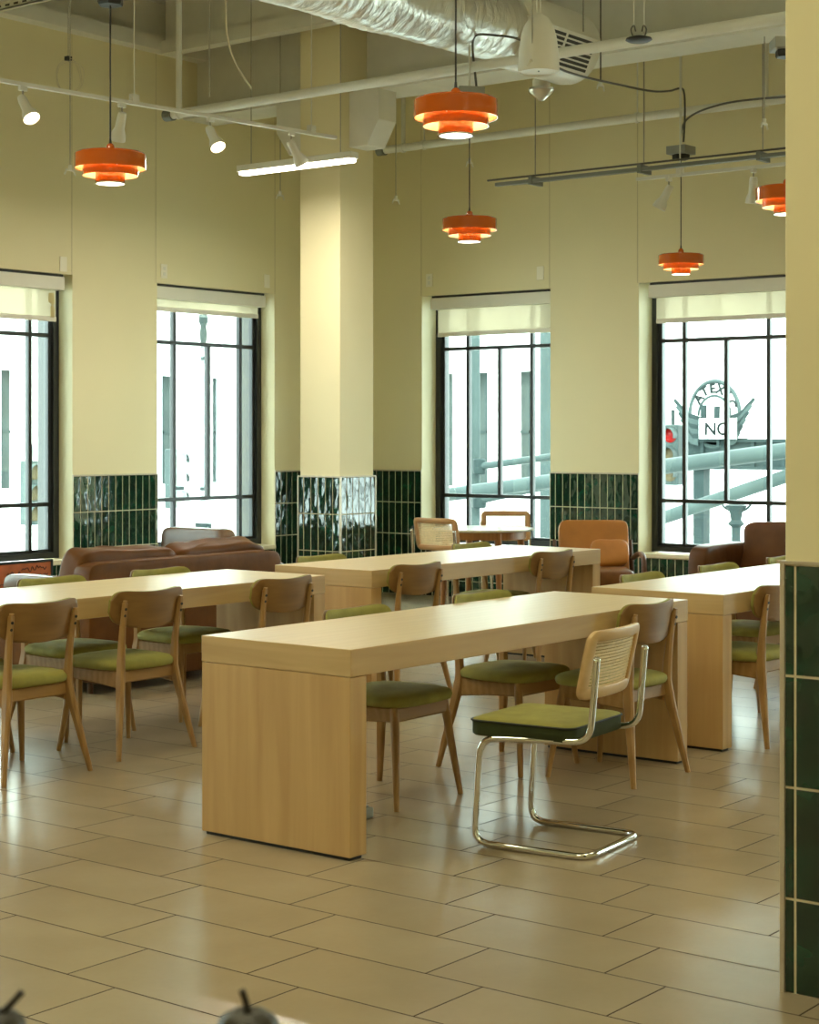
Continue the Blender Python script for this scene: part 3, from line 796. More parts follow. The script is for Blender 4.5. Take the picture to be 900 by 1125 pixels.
# ================================================================== FURNITURE
def make_table():
    e = empty('work_table'); L_, W_ = 2.45, 0.74
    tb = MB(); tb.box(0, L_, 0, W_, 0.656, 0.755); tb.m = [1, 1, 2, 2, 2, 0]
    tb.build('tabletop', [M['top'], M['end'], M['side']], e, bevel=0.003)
    for x in (0.0, L_ - 0.092):
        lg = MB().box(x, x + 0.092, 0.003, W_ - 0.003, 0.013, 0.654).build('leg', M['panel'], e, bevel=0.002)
        MB().box(x + 0.012, x + 0.080, 0.016, W_ - 0.016, 0.0, 0.0135).build('foot', M['rubber'], lg)
    return e
t0 = make_table()
TB = ((4.81, 4.005, 'long pale wooden work table in front, with the chrome cane chair'),
      (4.87, 6.275, 'long pale wooden work table at left in front of the brown sofa'),
      (7.735, 6.285, 'long pale wooden work table at the back below the round table'),
      (7.58, 3.99, 'long pale wooden work table at right beside the tiled pillar'))
for i, (x, y, lb) in enumerate(TB):
    o = t0 if i == 0 else copy_tree(t0)
    o.location = (x, y, 0); tag(o, lb, 'table', 'long pale work tables')

def make_chair():
    e = empty('dining_chair')
    # seat cushion
    mb = MB(); n = 44; rings = ((0.408, 0.0), (0.408, 0.90), (0.413, 0.975), (0.428, 1.0), (0.442, 0.99), (0.452, 0.94), (0.460, 0.80), (0.465, 0.5), (0.466, 0.0))
    def outl(a):
        c, s = math.cos(a), math.sin(a); q = 0.42
        x = math.copysign(abs(c) ** q, c); y = math.copysign(abs(s) ** q, s)
        w = 0.205 + 0.022 * (y + 1) / 2 + 0.004
        return Vector((x * w, 0.020 + y * 0.215 - (0.018 * (x * x) if y > 0 else -0.012 * x * x), 0))
    vs = []
    for z, k in rings:
        for j in range(n):
            p = outl(2 * PI * j / n); vs.append((p.x * k, 0.02 + (p.y - 0.02) * k, z))
    fs = []
    for i in range(len(rings) - 1):
        for j in range(n):
            j2 = (j + 1) % n; fs.append((i * n + j, i * n + j2, (i + 1) * n + j2, (i + 1) * n + j))
    mb.add(vs, fs); mb.build('seat', M['olive'], e, smooth=True, sharp=60)
    # seat frame
    f = MB()
    f.bar([(-0.175, 0.175, 0.379), (0.175, 0.175, 0.379)], [(0.030, 0.011)] * 2, (0, 0, 1))
    f.bar([(-0.172, -0.150, 0.379), (0.172, -0.150, 0.379)], [(0.030, 0.011)] * 2, (0, 0, 1))
    for s in (-1, 1): f.bar([(s * 0.176, 0.17, 0.379), (s * 0.178, 0.02, 0.375), (s * 0.174, -0.150, 0.367)], [(0.030, 0.011), (0.033, 0.011), (0.042, 0.011)], (0, 0, 1))
    f.build('seat_frame', M['railwood'], e)
    for s in (-1, 1):
        MB().tube([(s * 0.172, 0.165, 0.409), (s * 0.182, 0.175, 0.34), (s * 0.205, 0.197, 0.16), (s * 0.226, 0.217, 0.0)], [0.018, 0.019, 0.016, 0.0115], 12).build('leg', M['chairwood'], e, smooth=True)
    for s in (-1, 1):
        lg = MB()
        path = spline([(s * 0.248, -0.230, 0.0), (s * 0.214, -0.198, 0.18), (s * 0.178, -0.166, 0.37), (s * 0.173, -0.164, 0.46), (s * 0.176, -0.177, 0.60), (s * 0.181, -0.197, 0.715), (s * 0.182, -0.203, 0.742)], 5)
        secs = []
        for p in path:
            z = p.z
            dpt = 0.012 + 0.014 * min(1, z / 0.37) if z < 0.37 else max(0.010, 0.026 - 0.044 * (z - 0.37))
            wdt = 0.0105 + 0.004 * min(1, z / 0.3) if z < 0.4 else 0.0145 + 0.003 * (z - 0.4)
            if z > 0.73: dpt *= 0.8; wdt *= 0.75
            secs.append((wdt, dpt))
        lg.bar(path, secs, (1, 0, 0))
        lg = lg.build('leg', M['chairwood'], e, smooth=True, sharp=30)
        for z, y in ((0.703, -0.2065), (0.672, -0.1995)):
            MB().tube([(s * 0.182, y + 0.004, z), (s * 0.182, y - 0.0030, z - 0.0006)], 0.0068, 10).build('screw', M['screw'], lg)
    # curved plywood back with an upholstered front
    def shell(half, hz0, off, th, zc):
        nu, nv = 30, 10; mb = MB(); F = []; B = []
        for i in range(nu + 1):
            u = -math.cos(PI * i / nu)
            x = u * half
            h = hz0 * (1 - abs(u) ** 9) ** (1 / 2.4) if abs(u) < 1 else 0.0
            h = max(h, 0.036)
            for j in range(nv + 1):
                v = -1 + 2 * j / nv
                z = zc + v * h + (0.018 * u * u * v if v > 0 else 0.030 * u * u * -v)
                y = -0.208 + 0.058 * (x / 0.24) ** 2 - (z - 0.68) * 0.16 + off
                edge = 1 - max(abs(u), abs(v)) ** 8
                F.append((x, y + th * 0.5 * (0.45 + 0.55 * edge), z)); B.append((x, y - th * 0.5 * (0.45 + 0.55 * edge), z))
        m_ = nv + 1; nF = len(F); fs = []
        for i in range(nu):
            for j in range(nv):
                a = i * m_ + j
                fs.append((a, a + m_, a + m_ + 1, a + 1)); fs.append((nF + a, nF + a + 1, nF + a + m_ + 1, nF + a + m_))
        for i in range(nu):
            for j in (0, nv): a = i * m_ + j; fs.append((a, a + m_, nF + a + m_, nF + a))
        for j in range(nv):
            for i in (0, nu): a = i * m_ + j; fs.append((a, a + 1, nF + a + 1, nF + a))
        mb.add(F + B, fs); return mb
    shell(0.232, 0.088, 0.004, 0.014, 0.690).build('backrest', M['backwood'], e, smooth=True, sharp=70)
    shell(0.228, 0.086, 0.020, 0.022, 0.692).build('back_pad', M['olive'], e, smooth=True, sharp=70)
    return e
CH = [ # x, y, facing, label
 (5.16, 6.265, 1, 'wooden dining chair seen from behind, cut by the left edge of the photo'),
 (5.885, 6.325, 1, 'wooden dining chair seen from behind, second along the near side of the left table'),
 (6.82, 6.30, 1, 'wooden dining chair seen from behind at the right end of the left table'),
 (5.27, 6.90, -1, 'far side chair of the left table, only its olive seat showing at the left edge'),
 (6.06, 6.90, -1, 'olive upholstered chair across the left table, before the grey arm of the armchair'),
 (6.84, 6.90, -1, 'olive upholstered chair across the left table, directly before the brown sofa'),
 (5.79, 4.62, -1, 'olive upholstered chair across the front table, nearest its left end panel'),
 (6.70, 4.62, -1, 'olive upholstered chair across the front table, behind the chrome cane chair'),
 (6.79, 4.11, 1, 'wooden dining chair at the right end of the front table, behind the cane backrest'),
 (8.05, 6.37, 1, 'wooden dining chair seen from behind at the left end of the back table'),
 (9.48, 6.37, 1, 'wooden dining chair seen from behind at the right end of the back table'),
 (8.22, 6.92, -1, 'olive topped chair across the back table, in front of the tiled column'),
 (9.80, 6.92, -1, 'olive topped chair across the back table, in front of the round table'),
 (8.03, 4.10, 1, 'wooden dining chair half hidden by the tiled pillar at the right table'),
 (8.17, 4.62, -1, 'olive topped chair across the right table, in front of the tan armchair'),
 (9.02, 4.62, -1, 'olive topped chair across the right table, before the arm of the right sofa'),
 (9.86, 4.62, -1, 'olive topped chair across the right table, before the cushions of the right sofa'),
]
ch0 = make_chair()
for i, (x, y, fcg, lb) in enumerate(CH):
    o = ch0 if i == 0 else copy_tree(ch0)
    o.location = (x, y, 0); o.rotation_euler.z = (0 if fcg > 0 else PI) + random.uniform(-0.03, 0.03)
    tag(o, lb, 'chair', 'wooden dining chairs at the long tables')

# chrome cantilever chair with a cane back
def make_cane_chair(framewood, seatmat, sidemat):
    e = empty('cantilever_chair'); r = 0.0125; a, b = 0.222, 0.218
    lean = lambda z: -0.185 - (z - 0.45) * 0.22
    half = lambda s: [(s * 0.205, -0.250, 0.725), (s * 0.207, -0.222, 0.422), (s * 0.216, 0.222, 0.398), (s * a, 0.245, r), (s * a, -b, r)]
    L = half(-1); Rr = half(1)
    path = L + Rr[::-1]
    path = fillet(path, 0.065, 7)
    MB().tube(path, r, 14).build('tube_frame', M['chrome'], e, smooth=True, sharp=60)
    pads = MB()
    for s in (-1, 1): pads.lathe([(0.0, 0.737), (0.009, 0.734), (0.0128, 0.728), (0.0128, 0.72)], 12, c=(s * 0.205, -0.250, -0.008))
    pads.build('tube_caps', M['chrome'], e, smooth=True)
    # seat box: olive top, dark green sides, black piping
    def rr(hx, hy, rad, cy, n=6):
        o = []
        for qx, qy, a0 in ((1, 1, 0), (-1, 1, PI / 2), (-1, -1, PI), (1, -1, 1.5 * PI)):
            for k in range(n + 1):
                t = a0 + PI / 2 * k / n
                o.append((qx * (hx - rad) + rad * math.cos(t), cy + qy * (hy - rad) + rad * math.sin(t)))
        return o
    n = 28; mb = MB(); vs = []; fs = []
    for z, k in ((0.408, 0.0), (0.408, 0.97), (0.414, 1.0), (0.463, 1.0)):
        vs += [(x * k, 0.055 + (y - 0.055) * k, z) for x, y in rr(0.222, 0.215, 0.045, 0.055)]
    for i in range(3):
        for j in range(n): fs.append((i * n + j, i * n + (j + 1) % n, (i + 1) * n + (j + 1) % n, (i + 1) * n + j))
    mb.add(vs, fs); seat = mb.build('seat', sidemat, e, smooth=True, sharp=50)
    mb = MB(); vs = []; fs = []; rs = ((0.463, 1.0), (0.469, 0.985), (0.474, 0.92), (0.477, 0.7), (0.478, 0.3), (0.478, 0.0))
    for z, k in rs: vs += [(x * k, 0.055 + (y - 0.055) * k, z) for x, y in rr(0.222, 0.215, 0.045, 0.055)]
    for i in range(len(rs) - 1):
        for j in range(n): fs.append((i * n + j, i * n + (j + 1) % n, (i + 1) * n + (j + 1) % n, (i + 1) * n + j))
    mb.add(vs, fs); mb.build('seat_top', seatmat, e, smooth=True, sharp=60)
    MB().tube([(x, y, 0.463) for x, y in rr(0.224, 0.217, 0.045, 0.055)], 0.0042, 8, closed=True).build('piping', M['piping'], seat, smooth=True)
    # back frame
    def bp(x, q, off=0.0):     # q 0..1 up the back
        z = 0.565 + 0.25 * q
        return Vector((x, lean(z) + 0.026 + off + 0.030 * (x / 0.21) ** 2 - 0.012, z))
    mbk = MB(); outer = []; w, hgt, rad = 0.207, 0.25, 0.022
    loop = []
    for qx, qz, a0 in ((1, 1, 0), (-1, 1, PI / 2), (-1, -1, PI), (1, -1, 1.5 * PI)):
        for k in range(6):
            t = a0 + PI / 2 * k / 5; loop.append((qx * (w - 0.021 - rad) + rad * math.cos(t), 0.5 + (qz * (hgt / 2 - 0.02 - rad) + rad * math.sin(t)) / hgt))
    dense = []
    for i in range(len(loop)):
        p, q = loop[i], loop[(i + 1) % len(loop)]
        dd = math.hypot(p[0] - q[0], (p[1] - q[1]) * 0.25); m_ = max(1, int(dd / 0.02))
        for k in range(m_): dense.append((p[0] + (q[0] - p[0]) * k / m_, p[1] + (q[1] - p[1]) * k / m_))
    N_ = len(dense); vs = []; fs = []
    for i, (x, q) in enumerate(dense):
        x2, q2 = dense[(i + 1) % N_]; x1, q1 = dense[i - 1]
        tx, tz = x2 - x1, (q2 - q1) * hgt; l = math.hypot(tx, tz) or 1; nx, nz = tz / l, -tx / l
        for s_, o_ in ((0.021, 0.008), (0.021, -0.008), (0.015, -0.012), (-0.015, -0.012), (-0.020, -0.008), (-0.020, 0.008), (-0.015, 0.012), (0.015, 0.012)):
            vs.append(bp(x + nx * s_, q + nz * s_ / hgt, o_))
    for i in range(N_):
        for j in range(8): fs.append((i * 8 + j, i * 8 + (j + 1) % 8, ((i + 1) % N_) * 8 + (j + 1) % 8, ((i + 1) % N_) * 8 + j))
    mbk.add(vs, fs); mbk.build('back_frame', framewood, e, smooth=True, sharp=50)
    cn = MB(); xi, q0, q1 = 0.170, 0.145, 0.855
    def strip(p, q, wv):
        cn.add([p + wv, p - wv, q - wv, q + wv], [(0, 1, 2, 3)])
    for k in range(15):
        q = q0 + (q1 - q0) * (k + 0.5) / 15; seg = 8
        for i in range(seg):
            strip(bp(-xi + 2 * xi * i / seg, q), bp(-xi + 2 * xi * (i + 1) / seg, q), Vector((0, 0, 0.0042)))
    for k in range(30):
        x = -xi + 2 * xi * (k + 0.5) / 30; strip(bp(x, q0, 0.0012), bp(x, q1, 0.0012), Vector((0.0013, 0, 0)))
    for k in range(-8, 28):          # diagonals
        for sg in (1, -1):
            pa = []
            for i in range(15):
                q = q0 + (q1 - q0) * i / 14; x = -xi + (k * 0.0125 + (q - q0) * 0.25 * 0.9); x = x if sg > 0 else -x
                if -xi <= x <= xi: pa.append(bp(x, q, 0.0012))
            for i in range(len(pa) - 1): strip(pa[i], pa[i + 1], Vector((0.0006, 0, 0)))
    cn.build('cane_panel', M['cane'], e)
    return e
cc = make_cane_chair(M['palewood'], M['olive'], M['darkgreen'])
cc.location = (5.535, 3.59, 0); cc.rotation_euler.z = math.radians(6)
tag(cc, 'chrome cantilever chair with cane back and dark green seat, nearest the camera', 'chair', 'chrome cantilever cane chairs')
cc2 = make_cane_chair(M['beige_frame'], M['olive'], M['darkgreen'])
cc2.location = (11.60, 8.58, 0); cc2.rotation_euler.z = -PI / 2; cc2.scale = (1.05,) * 3
tag(cc2, 'cane backed chair at the left of the round table', 'chair', 'chrome cantilever cane chairs')
cc3 = copy_tree(cc2); cc3.location = (12.68, 8.78, 0); cc3.rotation_euler.z = math.radians(128)
tag(cc3, 'cane backed chair against the window at the round table', 'chair', 'chrome cantilever cane chairs')

def round_table():
    e = empty('round_table', (12.10, 8.62, 0))
    MB().lathe([(0.0, 0.722), (0.40, 0.722), (0.425, 0.728), (0.43, 0.738), (0.426, 0.746), (0.0, 0.748)], 56).build('tabletop', M['tablestone'], e, smooth=True)
    MB().ring([(0.36, 0.66), (0.36, 0.722), (0.34, 0.722), (0.34, 0.66)], 48).build('apron', M['teak'], e, smooth=True)
    for k in range(4):
        a = PI / 4 + k * PI / 2 + 0.2; c_, s_ = math.cos(a), math.sin(a)
        MB().tube([(0.335 * c_, 0.335 * s_, 0.722), (0.37 * c_, 0.37 * s_, 0.0)], [0.032, 0.018], 14).build('leg', M['teak'], e, smooth=True)
    return tag(e, 'small round table with pale top and wooden legs by the window', 'table')
round_table()

# sofas
def sofa(name, loc, rz, L_, label, m, arms, backh, cushh, ncush, loose=0.0, ce=0.22, cz=0.36):
    """local: faces +Y, back along X at y = 0"""
    e = empty(name, loc, rz); D = 0.86
    MB().box(-L_ / 2 + 0.02, L_ / 2 - 0.02, 0.03, D - 0.02, 0.10, 0.30).build('base', m, e, bevel=0.02)
    b = MB(); b.puff((0, 0.075, 0.06 + backh / 2), L_ / 2, 0.075, backh / 2 - 0.06 + 0.06, e=0.07, ez=0.13, nu=64, nv=20); b.build('back_frame', m, e, smooth=True, sharp=60)
    for s in (-1, 1):
        a = MB(); a.puff((s * (L_ / 2 - 0.085), D / 2 + 0.03, arms / 2 + 0.05), 0.085, D / 2 - 0.02, arms / 2 - 0.03, e=0.25, ez=0.3, nu=40, nv=18); a.build('arm', m, e, smooth=True, sharp=60)
    w = (L_ - 0.36) / ncush
    for k in range(ncush):
        x = -L_ / 2 + 0.18 + w * (k + 0.5)
        MB().puff((x, 0.52, 0.38), w / 2 - 0.005, 0.34, 0.10, e=0.25, ez=0.45, wob=0.006, seed=k).build('seat_cushion', m, e, smooth=True, sharp=80)
        mx = Matrix.Rotation(math.radians(12), 4, 'X') @ Matrix.Rotation(math.radians((-1) ** k * 1.5), 4, 'Y')
        wc = w / 2 + loose
        MB().puff((x + (-1) ** (k + 1) * loose * 0.6, 0.235, cushh - 0.225), wc, 0.095, 0.225, e=ce, ez=cz, nu=48, nv=24, wob=0.022, seed=k + 5, mx=mx).build('back_cushion', m, e, smooth=True, sharp=80)
    for sx in (-1, 1):
        for y in (0.10, D - 0.10): MB().tube([(sx * (L_ / 2 - 0.1), y, 0.12), (sx * (L_ / 2 - 0.09), y, 0.0)], [0.025, 0.017], 10).build('leg', M['walnut'], e, smooth=True)
    return tag(e, label, 'sofa', 'brown leather sofas')
sofa('leather_sofa', (7.77, 7.75, 0), 0.0, 1.66, 'brown leather sofa seen from behind, beyond the left table', M['leather'], 0.56, 0.715, 0.845, 2, 0.10)
sofa('leather_sofa', (12.30, 5.30, 0), PI / 2, 2.05, 'dark brown leather sofa facing into the room below the right window', M['leather_dark'], 0.70, 0.62, 0.875, 3, 0.02, 0.16, 0.24)

def club_chair(loc, rz, label, backh, m, armh=0.59):
    e = empty('leather_armchair', loc, rz)
    MB().box(-0.34, 0.34, 0.04, 0.72, 0.10, 0.32).build('base', m, e, bevel=0.02)
    MB().puff((0, 0.085, backh / 2 + 0.05), 0.37, 0.085, backh / 2 - 0.05, e=0.2, ez=0.22, nu=56, nv=20).build('backrest', m, e, smooth=True, sharp=60)
    for s in (-1, 1): MB().puff((s * 0.31, 0.42, armh / 2 + 0.03), 0.065, 0.34, armh / 2 - 0.03, e=0.22, ez=0.25, nu=40, nv=18).build('arm', m, e, smooth=True, sharp=60)
    MB().puff((0, 0.45, 0.39), 0.245, 0.29, 0.09, e=0.3, ez=0.5).build('seat_cushion', m, e, smooth=True, sharp=80)
    for sx in (-1, 1):
        for y in (0.10, 0.66): MB().tube([(sx * 0.28, y, 0.12), (sx * 0.29, y, 0.0)], [0.022, 0.016], 10).build('leg', M['walnut'], e, smooth=True)
    return tag(e, label, 'armchair', 'leather club armchairs')
club_chair((10.30, 10.28, 0), -PI / 2, 'leather armchair with sheen on its back, below the barely lowered shade', 0.766, M['leather_grey'], 0.47)
club_chair((8.07, 8.72, 0), 0.0, 'leather armchair of which a pale edged arm shows behind the left table', 0.62, M['leather_grey'])

def tan_chair():
    e = empty('tan_armchair', (12.18, 7.55, 0), math.radians(128)); m = M['tan']   # faces +Y local
    mx = Matrix.Rotation(math.radians(12), 4, 'X')
    MB().puff((0, -0.26, 0.57), 0.285, 0.06, 0.255, e=0.12, ez=0.2, nu=48, nv=20, mx=mx).build('backrest', m, e, smooth=True, sharp=60)
    MB().puff((0, 0.04, 0.385), 0.275, 0.30, 0.075, e=0.22, ez=0.4, nu=40, wob=0.004).build('seat_cushion', M['leather'], e, smooth=True, sharp=70)
    MB().box(-0.30, 0.30, -0.25, 0.33, 0.26, 0.31).build('seat_frame', M['walnut'], e, bevel=0.008)
    for s in (-1, 1):
        MB().bar(spline([(s * 0.335, 0.34, 0.0), (s * 0.333, 0.36, 0.30), (s * 0.332, 0.355, 0.50), (s * 0.332, 0.30, 0.565), (s * 0.332, 0.10, 0.575), (s * 0.33, -0.20, 0.53), (s * 0.325, -0.36, 0.50)], 6),
                 [(0.022, 0.017)] * 37, (1, 0, 0)).build('arm', M['walnut'], e, smooth=True, sharp=40)
        MB().bar([(s * 0.325, -0.40, 0.0), (s * 0.32, -0.27, 0.34), (s * 0.315, -0.34, 0.66)], [(0.018, 0.016), (0.02, 0.024), (0.016, 0.014)], (1, 0, 0)).build('leg', M['walnut'], e, smooth=True, sharp=40)
    tag(e, 'tan leather armchair with dark wooden arms between the two right windows', 'armchair')
    mq = Matrix.Rotation(math.radians(128), 4, 'Z') @ Matrix.Rotation(math.radians(20), 4, 'X')
    p = Vector((12.18, 7.55, 0)) + Matrix.Rotation(math.radians(128), 3, 'Z') @ Vector((-0.115, -0.115, 0.562))
    q = MB().puff((0, 0, 0), 0.15, 0.055, 0.115, e=0.3, ez=0.55, nu=36, nv=20, wob=0.012, seed=9, mx=mq).build('throw_pillow', M['tan'], smooth=True, sharp=80, loc=p)
    tag(q, 'small tan leather pillow leaning on the tan armchair', 'pillow')
tan_chair()

# orange board below the left window
def board():
    e = empty('poster_board', (9.2, YL - 0.045, 0))
    MB().box(-0.36, 0.36, -0.012, 0.012, 0.0, 0.50).build('panel', M['sign_orange'], e)
    f = MB(); f.box(-0.375, -0.355, -0.018, 0.018, 0, 0.515); f.box(0.355, 0.375, -0.018, 0.018, 0, 0.515); f.box(-0.375, 0.375, -0.018, 0.018, 0.495, 0.515); f.build('frame', M['black'], e)
    random.seed(3); s = MB()
    for row, (xa, xb, zz) in enumerate(((0.05, 0.32, 0.45), (0.10, 0.33, 0.385), (-0.1, 0.06, 0.41), (-0.3, 0.25, 0.32))):
        x = xa; pts = []
        while x < xb: pts.append((x, -0.014, zz + random.uniform(-0.022, 0.022))); x += 0.016
        s.tube(spline(pts, 3), 0.0035, 5)
    s.build('scribble', M['ink'], e)
    return tag(e, 'orange board with dark handwriting standing below the left edge window', 'sign')
board()
# little floor box beneath the front table
fb = empty('floor_outlet', (5.385, 4.445, 0))
MB().box(-0.045, 0.045, -0.045, 0.045, 0, 0.045).build('housing', M['greybox'], fb, bevel=0.008)
MB().box(-0.03, 0.03, -0.03, 0.03, 0.045, 0.052).build('lid', M['strut'], fb, bevel=0.003)
tag(fb, 'small grey floor outlet box just behind the front table end panel', 'outlet')

# ------------------------------------------------------------------ gourds on the ledge nearest the camera
def gourd(u, v, d, stem_top, label, r):
    b = at(u, v, d); e = empty('small_gourd', b - Vector((0, 0, r * 1.15)))
    vs = []; fs = []; nu, nv = 48, 20; mb = MB()
    for i in range(nv + 1):
        ph = -PI / 2 + PI * i / nv
        for j in range(nu):
            th = 2 * PI * j / nu
            k = r * (1 - 0.10 * abs(math.sin(4.5 * th)) ** 0.7 * math.cos(ph) ** 0.6)
            z = r * 0.62 * math.sin(ph); z -= 0.18 * r * math.exp(-((math.cos(ph)) / 0.25) ** 2) * (1 if ph > 0 else -0.5)
            vs.append((k * math.cos(ph) ** 0.85 * math.cos(th) if i not in (0, nv) else 0, k * math.cos(ph) ** 0.85 * math.sin(th) if i not in (0, nv) else 0, z + r * 0.62))
    for i in range(nv):
        for j in range(nu): fs.append((i * nu + j, i * nu + (j + 1) % nu, (i + 1) * nu + (j + 1) % nu, (i + 1) * nu + j))
    mb.add(vs, fs); mb.build('body', M['gourd'], e, smooth=True, sharp=80)
    t = at(stem_top[0], stem_top[1], d) - Vector(e.location)
    base = Vector((0, 0, r * 1.02))
    MB().tube(spline([base, base * 0.5 + t * 0.5 + Vector((0.0008, 0, 0)), t], 5), [0.0038, 0.003, 0.0026, 0.0024, 0.0022, 0.0022, 0.0022, 0.0022, 0.0022, 0.0023, 0.0024], 10).build('stem', M['stem'], e, smooth=True)
    return tag(e, label, 'gourd', 'small dark gourds on the ledge')
gourd(273, 1111, 1.15, (266, 1088), 'small dark gourd with an upright stem at the bottom edge, nearer the middle', 0.021)
gourd(-1, 1112, 1.15, (24, 1090), 'small dark gourd with a slanting stem in the bottom left corner', 0.018)
gz = at(273, 1111, 1.15).z - 0.021 * 1.15
c1 = F_ * 0.95 + R_ * (-0.15)
lm = Matrix.Translation((c1.x, c1.y, 0)) @ Matrix.Rotation(YAW, 4, 'Z')
struct(MB().box(-0.30, 0.215, -0.55, 0.85, gz - 0.04, gz, mx=lm).box(-0.28, 0.20, -0.5, 0.8, 0, gz - 0.04, mx=lm).build('trim_12', M['panel'], bevel=0.004))

# ================================================================== OUTDOORS
GR = -4.2
struct(MB().box(XR + WT + 0.05, 80, -45, 80, GR - 0.2, GR).box(-40, XR + WT + 0.05, YL + WT + 0.05, 80, GR - 0.2, GR).build('street', M['street']))
def building(name, pt, s0, s1, ops, h, label):
    """pt(s, t, z) with t growing away from us; facade with deep window recesses"""
    o = Vector(pt((s0 + s1) / 2, 0, GR)); e = empty(name, o); mm = lambda s, t, z: Vector(pt(s, t, z)) - o
    mb = MB(mm); z0, z1 = 0.40, 2.96; s = s0; ops = sorted(ops)
    for a, b in ops:
        mb.box(s, a, 0, 0.7, GR, h); mb.box(a, b, 0, 0.7, GR, z0); mb.box(a, b, 0, 0.7, z1, h); s = b
    mb.box(s, s1, 0, 0.7, GR, h); mb.box(s0, s1, 0.7, 6, GR, h)
    w = mb.build('facade', M['facade'], e)
    c = MB(mm); c.box(s0, s1, -0.08, 0.0, -0.55, -0.30); c.box(s0, s1, -0.10, 0.0, 3.9, 4.2); c.build('cornice', M['facade'], e)
    for a, b in ops:
        q = MB(mm); q.box(a, b, 0.33, 0.38, z0, z1); q.box((a + b) / 2 - 0.03, (a + b) / 2 + 0.03, 0.29, 0.33, z0, z1, 1); q.box(a, b, 0.29, 0.33, 1.6, 1.66, 1)
        q.build('window', [M['facade_win'], M['teal_light']], e)
    return tag(e, label, 'building', 'pale buildings across the street')
building('office_building', lambda s, t, z: (32 + t, s, z), 19.5, 29.8, [(21.5, 22.0), (22.68, 23.15), (23.65, 24.1), (24.9, 25.4), (26.2, 26.7)], 11,
         'pale stone building with narrow windows seen above the round table')
building('office_building', lambda s, t, z: (s, 30 + t, z), 18, 38, [(20.0, 20.7), (22.0, 22.6), (24.35, 24.85), (27.0, 27.6), (29.1, 29.75), (30.8, 31.55), (33.0, 33.7)], 11,
         'pale stone building with narrow windows seen through the left windows')
# the low bright building beyond the sign
def white_building():
    o = Vector((36, 13, GR)); e = empty('white_building', o)
    MB().box(0, 8, -9.0, 6.0, 0, 13).build('facade', M['facade'], e)
    for y in (-6.5, 2.4): MB().box(-0.05, 0.0, y, y + 1.2, 5.2, 8.0).build('window', M['facade_win'], e)
    for y in (-4.6, -2.2, 0.2): MB().box(-0.05, 0.0, y, y + 1.5, 9.2, 11.4).build('window', M['facade_win'], e)
    s = MB(); s.box(-4.5, 0.0, -9, 5.5, 3.45, 3.6); s.build('awning', M['signwhite'], e)
    w = MB()
    for y in (-8, -5.5, -3.0, -0.5, 2.0): w.box(-0.06, 0.0, y, y + 1.7, 0.4, 3.2)
    w.build('shopfront', M['facade_win'], e)
    return tag(e, 'low white building with awning seen behind the NO sign', 'building', 'pale buildings across the street')
white_building()

def placed(fn_name, o, m, parent, **k): pass
